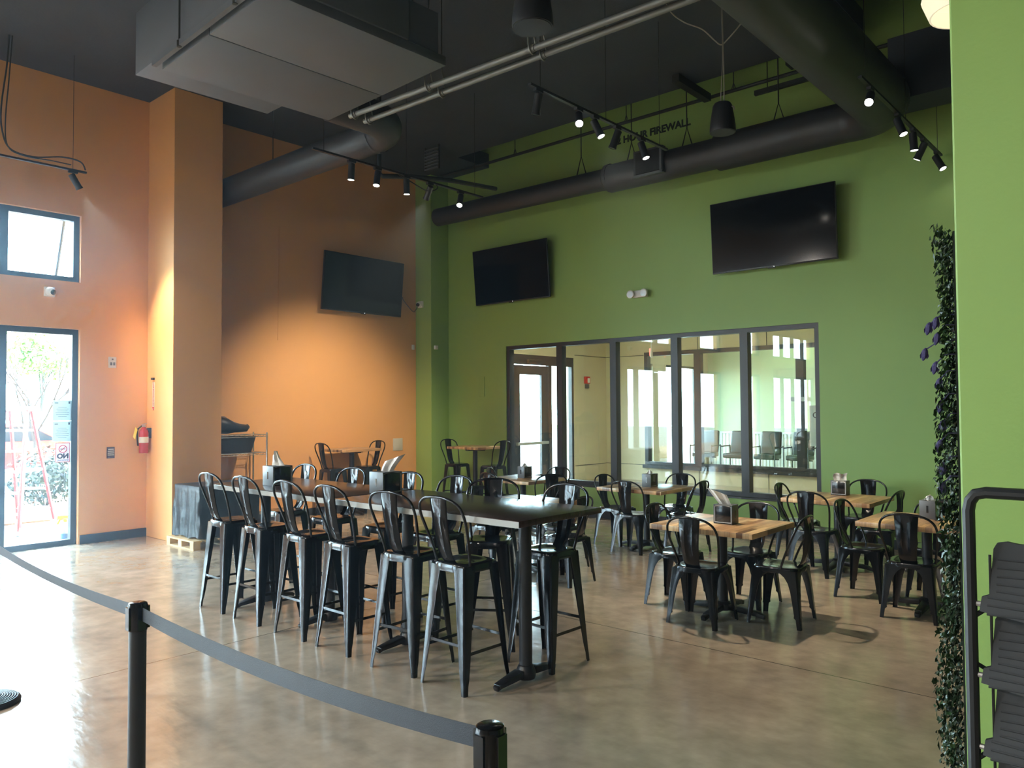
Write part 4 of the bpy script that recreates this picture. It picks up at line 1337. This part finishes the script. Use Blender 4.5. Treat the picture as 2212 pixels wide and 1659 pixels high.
# vestibule fittings
ex = thing('exit_sign', 'small red-lit exit sign beyond the interior window', 'exit sign', (-9.3, 15.3, 2.95), -1.12)
MB().box(-0.17, 0.0, -0.10, 0.17, 0.04, 0.10).box(-0.02, 0.01, 0.10, 0.02, 0.03, 1.05).build('housing', WHITEPLASTIC, ex, bevel=0.004)
text_mesh('lettering', 'EXIT', 0.20, EXITRED, ex, facing((0, -0.004, 0), (1, 0, 0)), 0.003, 0.008)
fa = thing('fire_alarm', 'red fire alarm strobe on the beige vestibule wall', 'fire alarm', (X0, 14.9, 2.33))
MB().box(0, -0.09, -0.05, 0.06, 0.09, 0.12).build('body', STROBERED, fa, bevel=0.01)
MB().box(0.06, -0.03, -0.03, 0.09, 0.03, 0.08).build('strobe_lens', WHITEPLASTIC, fa, bevel=0.006)
MB().box(0, -0.06, -0.16, 0.05, 0.06, -0.06).build('back_box', GREYPLASTIC, fa, bevel=0.006)
cs = thing('closed_notice', 'pale paper notice with large letters taped beyond the interior window', 'notice', (-5.50, VY-0.04, 1.33))
MB().box(-0.36, -0.004, -0.42, 0.36, 0, 0.40).build('paper', PAPER, cs, smooth=False)
text_mesh('lettering', 'CLOSED', 0.17, INK, cs, facing((0.02, -0.007, 0.20), (1, 0, 0)), 0.001, 0.002)
text_mesh('lettering', 'Hours', 0.08, INK, cs, facing((0.0, -0.007, 0.02), (1, 0, 0)), 0.001, 0.002)
text_mesh('lettering', '4215 Pl\nClub', 0.07, INK, cs, facing((-0.06, -0.007, -0.20), (1, 0, 0)), 0.001)
for xx, lab in ((-6.17, 'small white strip label on the lobby glass, farther from the paper notice'), (-5.93, 'small white strip label on the lobby glass beside the paper notice')):
    tag(MB().box(-0.09, -0.004, -0.045, 0.09, 0, 0.045).build('glass_label', PAPER, smooth=False, loc=(xx, VY-0.04, 1.86)), lab, 'label', 'strip labels on the lobby glass')


def waiting_chair(label, x, y, rz):
    t = thing('waiting_chair', label, 'armchair', (x, y, 0), rz, 'waiting chairs in the lobby')
    MB().box(-0.27, -0.26, 0.36, 0.27, 0.26, 0.48).build('seat', CHAIRVINYL, t, bevel=0.03, seg=3)
    MB().obox((0, -0.27, 0.76), (0.54, 0.10, 0.62), Matrix.Rotation(0.14, 3, 'X')).build('backrest', CHAIRVINYL, t, bevel=0.049, seg=4)
    for s in (-1, 1):
        MB().tube(smoothpath([(s*0.31, -0.28, 0.0), (s*0.31, -0.28, 0.62), (s*0.31, -0.2, 0.66), (s*0.31, 0.2, 0.66), (s*0.31, 0.27, 0.62), (s*0.31, 0.27, 0.0)], 4), 0.016, 8).build('arm_frame', MATBLACK, t)
    MB().tube([(-0.31, 0.0, 0.35), (0.31, 0.0, 0.35)], 0.014, 8).build('crossbar', MATBLACK, t)


for i, xx in enumerate((-10.1, -9.2, -8.35, -7.5)):
    waiting_chair('dark vinyl waiting armchair in the lobby, %s from the outer wall' % ORD[i], xx, 19.4, PI)

# ------------------------------------------------------------------ notices and bottle at the tall window
nx_ = X0-0.085
for z, lab in ((1.725, 'upper printed notice taped to the tall window glass'), (1.455, 'lower printed notice taped to the tall window glass')):
    t = thing('window_notice', lab, 'notice', (nx_, 3.63, z), 0, 'printed notices on the tall window')
    MB().box(-0.004, -0.11, -0.13, 0, 0.11, 0.13).build('paper', PAPER, t, smooth=False)
    ln = MB()
    for k in range(6):
        w = (0.05, 0.07, 0.06, 0.08, 0.075, 0.05)[k]
        ln.box(0, -w, 0.04-0.024*k, 0.001, w, 0.044-0.024*k)
    ln.box(0, -0.09, 0.09, 0.001, -0.05, 0.10).box(0, 0.07, 0.085, 0.001, 0.09, 0.115)
    ln.build('text_lines', INK, t, smooth=False)
ns = thing('no_smoking_sign', 'square no-smoking sign seen from behind on the tall window', 'sign', (nx_, 3.64, 1.185))
MB().box(-0.004, -0.085, -0.125, 0, 0.085, 0.125).build('paper', PAPERPINK, ns, smooth=False)
MB().tube([(0.001, -0.046*math.cos(a), 0.045+0.046*math.sin(a)) for a in [2*PI*k/24 for k in range(24)]], 0.005, 6, closed=True).tube([(0.001, 0.032, 0.077), (0.001, -0.032, 0.013)], 0.004, 6).build('prohibition_ring', REDINK, ns)
MB().beam((0.001, -0.03, 0.045), (0.001, 0.03, 0.045), 0.003, 0.010).build('cigarette', INK, ns, smooth=False)
mm = facing((0.002, 0, -0.048), (0, -1, 0))
text_mesh('lettering', 'NO', 0.085, INK, ns, mm, 0.001, 0.004)
text_mesh('lettering', 'SMOKING', 0.03, INK, ns, facing((0.002, 0, -0.100), (0, -1, 0)), 0.001)
MB().box(-0.001, -0.085, -0.125, 0.001, -0.078, 0.125).box(-0.001, 0.078, -0.125, 0.001, 0.085, 0.125).box(-0.001, -0.085, 0.118, 0.001, 0.085, 0.125).box(-0.001, -0.085, -0.125, 0.001, 0.085, -0.118).build('border', REDINK, ns, smooth=False)

sb = thing('spray_bottle', 'clear spray bottle with a yellow trigger outside the tall window', 'spray bottle', (X0-0.42, 3.79, -0.02))
sb.scale = (1.25, 1.25, 1.25)
MB().lathe([(0.04, 0.0), (0.045, 0.01), (0.045, 0.13), (0.035, 0.17), (0.016, 0.21), (0.016, 0.225)], (0, 0, 0), 20).build('bottle', BOTTLE, sb)
MB().lathe([(0.0455, 0.03), (0.0458, 0.03), (0.0458, 0.10), (0.0455, 0.10)], (0, 0, 0), 20, cap=False).build('label_band', LABELBLUE, sb)
MB().lathe([(0.02, 0.22), (0.02, 0.25)], (0, 0, 0), 14).beam((0, 0.03, 0.27), (0, -0.08, 0.275), 0.03, 0.035).beam((0, -0.045, 0.26), (0, -0.075, 0.20), 0.012, 0.02).build('trigger_head', SPRAYYELLOW, sb, bevel=0.004)

# ------------------------------------------------------------------ rope barrier
POSTS = [(-3.06, 1.29, 'black stanchion post at the middle of the rope barrier'), (-1.25, 1.33, 'black stanchion post at the near end of the rope barrier'), (-5.368, 1.395, 'black stanchion at the window end, only its ridged base in view')]
for (x, y, lab) in POSTS:
    t = thing('stanchion', lab, 'stanchion', (x, y, 0), 0, 'stanchions of the rope barrier')
    rid = [(0.175, 0.0), (0.178, 0.012), (0.172, 0.024)]
    for k in range(9):
        r = 0.165-0.013*k
        z = 0.026+0.002*k
        rid += [(r, z), (r-0.003, z+0.006), (r-0.008, z+0.006), (r-0.011, z+0.001)]
    rid += [(0.04, 0.05)]
    MB().lathe(rid, (0, 0, 0), 40).build('base', RUBBER, t, ang=50)
    MB().lathe([(0.0315, 0.04), (0.0315, 0.90)], (0, 0, 0), 28).build('post', MATBLACK, t)
    cp = MB().lathe([(0.0345, 0.88), (0.0355, 0.89), (0.0355, 0.972), (0.033, 0.982), (0.028, 0.985), (0.001, 0.985)], (0, 0, 0), 28, cap=False)
    for k in range(4):
        a = k*PI/2
        cp.obox((0.034*math.cos(a), 0.034*math.sin(a), 0.927), (0.012, 0.03, 0.085), Matrix.Rotation(a, 3, 'Z'))
    cp.build('belt_head', GLOSSBLACK, t, bevel=0.0)


def belt(label, a, b, z, sag, w=0.05):
    a, b = Vector(a), Vector(b); n = 24
    d = (b-a).normalized(); side = Vector((-d.y, d.x, 0))
    rings = []
    for i in range(n+1):
        t = i/n
        p = a.lerp(b, t); zz = z - sag*4*t*(1-t)
        tw = 0.25*math.sin(PI*t)
        u = Vector((0, 0, 1))*math.cos(tw) + side*math.sin(tw)
        s = side*math.cos(tw)*0.0008
        c = Vector((p.x, p.y, zz))
        rings.append([c-u*w/2-s, c-u*w/2+s, c+u*w/2+s, c+u*w/2-s])
    o = MB().loft(rings).build('barrier_belt', BELT, smooth=False)
    tag(o, label, 'belt', 'grey webbing belts of the rope barrier')


belt('grey webbing belt stretched between the two standing barrier posts', (-3.016, 1.2905), (-1.294, 1.329), 0.945, 0.035)
belt('grey webbing belt running from the middle post towards the window', (-3.104, 1.2919), (-5.324, 1.3930), 0.945, 0.03)

# ------------------------------------------------------------------ near green wall: ivy strip and rack
iv = thing('ivy_panel', 'artificial ivy strip with purple flowers on the near green wall end', 'ivy', (-0.535, 2.75, 0))
MB().box(-0.010, -0.10, 0.0, 0, 0.14, 2.25).build('backing', IVYBACK, iv, smooth=False)
rnd = random.Random(11)
lv = MB()
for k in range(7000):
    z = rnd.uniform(0.01, 2.27); y = rnd.uniform(-0.138, 0.13)
    dep = 0.030 + 0.034*max(0, (2.0-z)/2.0) + 0.010*math.sin(z*9)
    x = -0.024 - rnd.random()**0.7*dep
    s = rnd.uniform(0.007, 0.014)
    nrm = Vector((-1+rnd.uniform(-0.6, 0.6), rnd.uniform(-0.9, 0.6), rnd.uniform(-0.3, 0.9))).normalized()
    a = nrm.orthogonal().normalized(); a.rotate(Matrix.Rotation(rnd.uniform(0, 6.28), 3, nrm)); b = nrm.cross(a)
    c = Vector((x, y, z))
    lv.add([c-a*s, c-b*s*0.6+nrm*0.002, c+a*s, c+b*s*0.6+nrm*0.002], [(0, 1, 2, 3)])
o = lv.build('foliage', LEAFIVY, iv, smooth=False)
for (z, x, y) in ((1.98, -0.062, -0.08), (1.965, -0.085, -0.07), (1.93, -0.055, -0.1), (1.885, -0.098, -0.07), (1.84, -0.062, -0.1), (1.79, -0.052, -0.1), (1.72, -0.05, -0.1), (1.66, -0.048, -0.09), (1.60, -0.053, -0.11), (1.53, -0.048, -0.1), (1.47, -0.05, -0.1)):
    fl_ = MB()
    fl_.tube([(-0.01, y+0.01, z+0.035), (x*0.6, y, z+0.035), (x, y, z+0.01)], 0.002, 5)
    d = Vector((-0.25, 0.1, -1)).normalized(); p0 = Vector((x, y, z+0.015)); L = 0.04
    prof = [(0.002, 0.0), (0.008, 0.008), (0.0105, 0.018), (0.009, 0.028), (0.004, 0.038), (0.001, 0.042)]
    fl_.lathe(prof, p0, 8, d.to_track_quat('Z', 'Y').to_matrix())
    for k in range(5):
        w = d.orthogonal().normalized(); w.rotate(Matrix.Rotation(k*1.256, 3, d)); c = p0 + d*0.012 + w*0.008
        fl_.add([c, c+d*0.012+w*0.006, c+d*0.024+w*0.002, c+d*0.012-w*0.003], [(0, 1, 2, 3)])
    fl_.build('flower', PURPLE, iv, smooth=False)

rk = thing('display_rack', 'black tubular rack with stepped ridged trays against the near green wall', 'rack', (-0.385, 1.9, 0))
W_ = 0.62
pth = [(0.012, 0, 0.0), (0.012, 0, 1.495), (0.016, 0, 1.515), (0.026, 0, 1.529), (0.045, 0, 1.534), (W_-0.045, 0, 1.534), (W_-0.026, 0, 1.529), (W_-0.016, 0, 1.515), (W_-0.012, 0, 1.495), (W_-0.012, 0, 0.0)]
MB().tube(pth, 0.0125, 10).build('frame', RACKBLACK, rk)
MB().tube([(0.012, 0, 0.03), (0.012, 0.45, 0.03)], 0.012, 8).tube([(W_-0.012, 0, 0.03), (W_-0.012, 0.45, 0.03)], 0.012, 8).build('foot_bar', RACKBLACK, rk)
for x in (0.046, W_-0.046):
    MB().tube([(x, 0.02, 0.05), (x, 0.02, 1.40)], 0.0028, 6).build('wire_rod', MATBLACK, rk)
rz_ = [1.285, 1.135, 0.985, 0.835, 0.685, 0.535, 0.385, 0.235]
for k, z0 in enumerate(rz_):
    big = (k == 0)
    ol = [(0.03, 0.0), (0.033, 0.028), (0.047, 0.034), (0.050, 0.126), (0.056, 0.138), (0.074, 0.142), (0.096, 0.139)]
    if not big:
        ol += [(0.112, 0.121), (W_-0.112, 0.121)]
    else:
        ol += [(W_-0.096, 0.139)]
    ol += [(W_-0.096, 0.139), (W_-0.074, 0.142), (W_-0.056, 0.138), (W_-0.050, 0.126), (W_-0.047, 0.034), (W_-0.033, 0.028), (W_-0.03, 0.0), (W_-0.2, -0.022), (0.2, -0.022)]
    ol2 = []
    for q in ol:
        if not ol2 or (abs(q[0]-ol2[-1][0])+abs(q[1]-ol2[-1][1])) > 1e-6:
            ol2.append(q)
    lean = lambda v: 0.055*v/0.14
    MB().prism(ol2, lambda u, v, z0=z0: (u, 0.0+lean(v)-0.012, z0+v), lambda u, v, z0=z0: (u, 0.012+lean(v)-0.012, z0+v)).build('tray', YELLOWWOOD, rk, smooth=False)
    rb = MB()
    for j in range(8):
        v = -0.004 + 0.0155*j
        inset = 0.055 if v > 0.03 else 0.04
        rb.tube([(inset+0.004+(W_-2*inset-0.008)*q/6, lean(v)-0.0125+0.0012*math.sin(q*2+j), z0+v+0.002*math.sin(q*1.7+j)) for q in range(7)], 0.0026, 5)
    rb.build('rib_lines', YELLOWWOOD, rk, smooth=False)
    MB().tube([(0.012, 0.0, z0-0.02+0.06*(k % 2)), (0.05, 0.03, z0-0.02+0.03)], 0.005, 6).build('bracket', RACKBLACK, rk)
    MB().lathe([(0.006, -0.02), (0.006, 0.02)], (0.03, 0.0, z0+0.013), 8, Matrix.Rotation(PI/2, 3, 'Y')).build('hinge_pin', SILVERTRIM, rk)

# ------------------------------------------------------------------ outdoors
gr = MB().box(-60, -40, -0.25, X0-0.31, 60, -0.02)
struct('ground', gr, CONCRETEOUT, smooth=False)
struct('ground_mulch', MB().box(-17.5, -20, -0.02, -13.6, 11.0, 0.01), MULCH, smooth=False)
struct('ground_lawn', MB().box(-60, -40, -0.02, -40, 60, 0.02), LAWN, smooth=False)
struct('ground_rear', MB().box(-15, -60, -0.25, 30, YB-0.31, -0.02), CONCRETEOUT, smooth=False)
struct('wall_porch_column', MB().box(-12.6, 13.05, -0.02, -12.0, 13.65, 4.5), mat('pale_stucco', s2l(205, 214, 212), 0.8), smooth=False)
rod = MB().tube([(X0-0.29, 3.64, 3.33), (-11.30, 3.65, 3.40), (-11.30, 3.76, 4.30), (X0-0.29, 3.76, 4.36)], 0.022, 8)
tag(rod.build('steel_rod', FRAME), 'diagonal steel rod outside the upper window', 'rod')


def leaf_cloud(mb, c, rx, ry, rz, n, s, rnd, shell=0.55):
    for _ in range(n):
        u, v = rnd.uniform(-1, 1), rnd.uniform(0, 2*PI)
        q = math.sqrt(1-u*u)
        d = Vector((q*math.cos(v), q*math.sin(v), u)) * (shell+(1-shell)*rnd.random())
        p = Vector((c[0]+d.x*rx, c[1]+d.y*ry, c[2]+d.z*rz))
        nrm = (d.normalized()+Vector((rnd.uniform(-.8, .8), rnd.uniform(-.8, .8), rnd.uniform(-.4, .9)))).normalized()
        a = nrm.orthogonal().normalized(); a.rotate(Matrix.Rotation(rnd.uniform(0, 6.28), 3, nrm)); b = nrm.cross(a)
        k = s*rnd.uniform(0.6, 1.3)
        mb.add([p-a*k, p-b*k*0.5, p+a*k, p+b*k*0.5], [(0, 1, 2, 3)])


for i, yy in enumerate((2.2, 3.5, 4.8, 6.1)):
    rnd = random.Random(40+i)
    t = thing('shrub', 'dark green rounded shrub outside the tall window, %s along the bed' % ORD[i], 'shrub', (-15.2-0.15*(i % 2), yy, 0.0), 0, 'shrubs in the bed outside')
    mb = MB(); leaf_cloud(mb, (0, 0, 0.58), 0.62, 0.62, 0.55, 1500, 0.045, rnd)
    mb.build('foliage', LEAFSHRUB, t, smooth=False)
    st = MB()
    for k in range(6):
        a = k*1.05
        st.tube([(0, 0, 0), (0.3*math.cos(a), 0.3*math.sin(a), 0.5)], 0.012, 5)
    st.build('stem', BARK, t, smooth=False)


def branch(mb, p, d, L, r, depth, rnd, tips):
    q = p + d*L
    mb.tube([p, p.lerp(q, 0.5)+Vector((rnd.uniform(-.03, .03), rnd.uniform(-.03, .03), 0))*L, q], [r, r*0.85, r*0.68], 5, cap=False)
    if depth == 0:
        tips.append(q); return
    for _ in range(3 if depth > 2 else 2):
        dd = (d + Vector((rnd.uniform(-.6, .6), rnd.uniform(-.6, .6), rnd.uniform(-.1, .5)))).normalized()
        branch(mb, p.lerp(q, rnd.uniform(0.6, 1.0)), dd, L*rnd.uniform(0.6, 0.8), r*0.6, depth-1, rnd, tips)


def tree(label, loc, h, crown, m, seed, n=1500, leaf=0.16, depth=3, group='trees outside the windows'):
    rnd = random.Random(seed); tips = []
    t = thing('tree', label, 'tree', loc, 0, group)
    mb = MB(); branch(mb, Vector((0, 0, 0)), Vector((0.02, 0.01, 1)), h*0.38, 0.045*h/3.5, depth, rnd, tips)
    mb.build('trunk', BARK, t, smooth=False)
    if m:
        lb = MB()
        for q in tips:
            leaf_cloud(lb, q, crown, crown, crown*0.8, max(8, n//len(tips)), leaf, rnd, 0.2)
        lb.build('crown', m, t, smooth=False)


tree('bare young tree standing behind the ladder outside the tall window', (-16.2, 4.9, 0.0), 3.4, 0, None, 5, depth=5)
TR = [((-44, 9.5, 0), 6.0, LEAFYELLOW, 'yellow-leaved tree across the lot seen through the tall window'), ((-50, 15.5, 0), 7.0, LEAFGREEN, 'green tree across the lot beside the yellow-leaved one'),
      ((-44, -3.0, 0), 6.0, LEAFYELLOW, 'yellow tree across the lot, mirrored in the interior window middle'), ((-47, -12, 0), 7.0, LEAFGREEN, 'green tree across the lot, mirrored near the window end'),
      ((-43, -22, 0), 6.5, LEAFYELLOW, 'yellow tree far along the lot towards the rear'), ((-46, 27, 0), 7.0, LEAFYELLOW, 'yellow tree outside the vestibule door'), ((-52, 3.5, 0), 7.5, LEAFGREEN, 'tall green tree at the back of the lot')]
for i, (lc, h, m, lab) in enumerate(TR):
    tree(lab, lc, h, 1.3, m, 60+i, n=2600, leaf=0.16)


def car(label, loc, rz, m):
    t = thing('car', label, 'car', loc, rz, 'parked cars')
    body = [(-2.1, 0.35), (-2.15, 0.75), (-1.9, 0.92), (-1.2, 0.98), (-0.55, 1.42), (0.9, 1.45), (1.6, 1.02), (2.1, 0.92), (2.15, 0.5), (2.1, 0.3)]
    MB().prism(body, lambda x, z: (x, -0.85, z), lambda x, z: (x, 0.85, z)).build('body', m, t, bevel=0.05)
    for s in (-1, 1):
        MB().prism([(-1.0, 1.02), (-0.5, 1.36), (0.85, 1.38), (1.4, 1.04)], lambda x, z: (x, s*0.845, z), lambda x, z: (x, s*0.86, z)).build('side_window', CARGLASS, t, smooth=False)
        for x in (-1.35, 1.35):
            MB().lathe([(0.2, -0.1), (0.33, -0.1), (0.33, 0.1), (0.2, 0.1)], (x, s*0.80, 0.33), 20, Matrix.Rotation(PI/2, 3, 'X')).build('wheel', RUBBER, t)


car('red parked car behind the shrubs outside the tall window', (-21.5, 5.5, -0.02), PI/2-0.2, CARRED)
car('white parked car in the lot, mirrored in the interior window', (-20.0, -1.0, -0.02), PI/2, CARWHITE)
car('white parked car outside near the vestibule', (-21.0, 14.0, -0.02), PI/2, CARWHITE)

# step ladder
ld = thing('step_ladder', 'red fibreglass step ladder standing outside the tall window', 'ladder', (0, 0, -0.02))
FR, FL = Vector((-12.33, 3.57, 0)), Vector((-12.70, 3.19, 0))
RR, RL = Vector((-13.04, 4.25, 0)), Vector((-13.40, 3.87, 0))
TOP = 1.80
mid = (FR+FL+RR+RL)/4
ax = (FR-FL).normalized(); dp_ = (RR-FR).normalized()
tops = {}
for nm, f, s, k in (('FR', FR, 0.15, 0.10), ('FL', FL, -0.15, 0.10), ('RR', RR, 0.15, -0.02), ('RL', RL, -0.15, -0.02)):
    tp = mid + ax*s - dp_*k + Vector((0, 0, TOP-0.05))
    tops[nm] = (f, tp)
    MB().beam(f+Vector((0, 0, 0.06)), tp, 0.075 if nm[0] == 'F' else 0.05, 0.03, upv=ax).build('rail', FIBREGLASS, ld, bevel=0.003)
    MB().beam(f, f+(tp-f)*0.06, 0.09, 0.045, upv=ax).build('foot_pad', ALU, ld, smooth=False)
for k in range(1, 6):
    z = k/6.0
    a = tops['FL'][0].lerp(tops['FL'][1], z); b = tops['FR'][0].lerp(tops['FR'][1], z)
    MB().beam(a, b, 0.08, 0.03).build('step', ALU, ld, smooth=False)
    a = tops['RL'][0].lerp(tops['RL'][1], z); b = tops['RR'][0].lerp(tops['RR'][1], z)
    MB().beam(a, b, 0.02, 0.035).build('rear_bar', ALU, ld, smooth=False)
Rm = Matrix((ax, dp_, Vector((0, 0, 1)))).transposed()
MB().obox(mid+Vector((0, 0, TOP-0.03)), (0.40, 0.24, 0.07), Rm).build('top_cap', ALU, ld, bevel=0.008)
for s in ('R', 'L'):
    a = tops['F'+s][0].lerp(tops['F'+s][1], 0.5); b = tops['R'+s][0].lerp(tops['R'+s][1], 0.5)
    MB().beam(a, b, 0.012, 0.03).build('spreader', ALU, ld, smooth=False)

# ------------------------------------------------------------------ scatter volume standing in for lens glare
LENS_GLARE = bpy.data.materials.new('lens_glare_scatter')
LENS_GLARE.use_nodes = True
_n = LENS_GLARE.node_tree
_n.nodes.remove(_n.nodes['Principled BSDF'])
_v = _n.nodes.new('ShaderNodeVolumeScatter')
_v.inputs['Color'].default_value = (0.62, 0.82, 1.0, 1)
_tc = _n.nodes.new('ShaderNodeTexCoord')
_sp = _n.nodes.new('ShaderNodeSeparateXYZ')
_mr = _n.nodes.new('ShaderNodeMapRange')
_mr.inputs['From Min'].default_value = -11.0; _mr.inputs['From Max'].default_value = -6.5
_mr.inputs['To Min'].default_value = 0.030; _mr.inputs['To Max'].default_value = 0.003
_n.links.new(_tc.outputs['Object'], _sp.inputs['Vector']); _n.links.new(_sp.outputs['X'], _mr.inputs['Value'])
_n.links.new(_mr.outputs['Result'], _v.inputs['Density'])
_v.inputs['Anisotropy'].default_value = 0.5
_n.links.new(_v.outputs['Volume'], _n.nodes['Material Output'].inputs['Volume'])
hz = MB().box(X0-0.25, YB-0.25, -0.1, XR+0.2, Y1+0.19, 8.0).build('lens_glare_volume', LENS_GLARE, smooth=False)
hz['kind'] = 'structure'
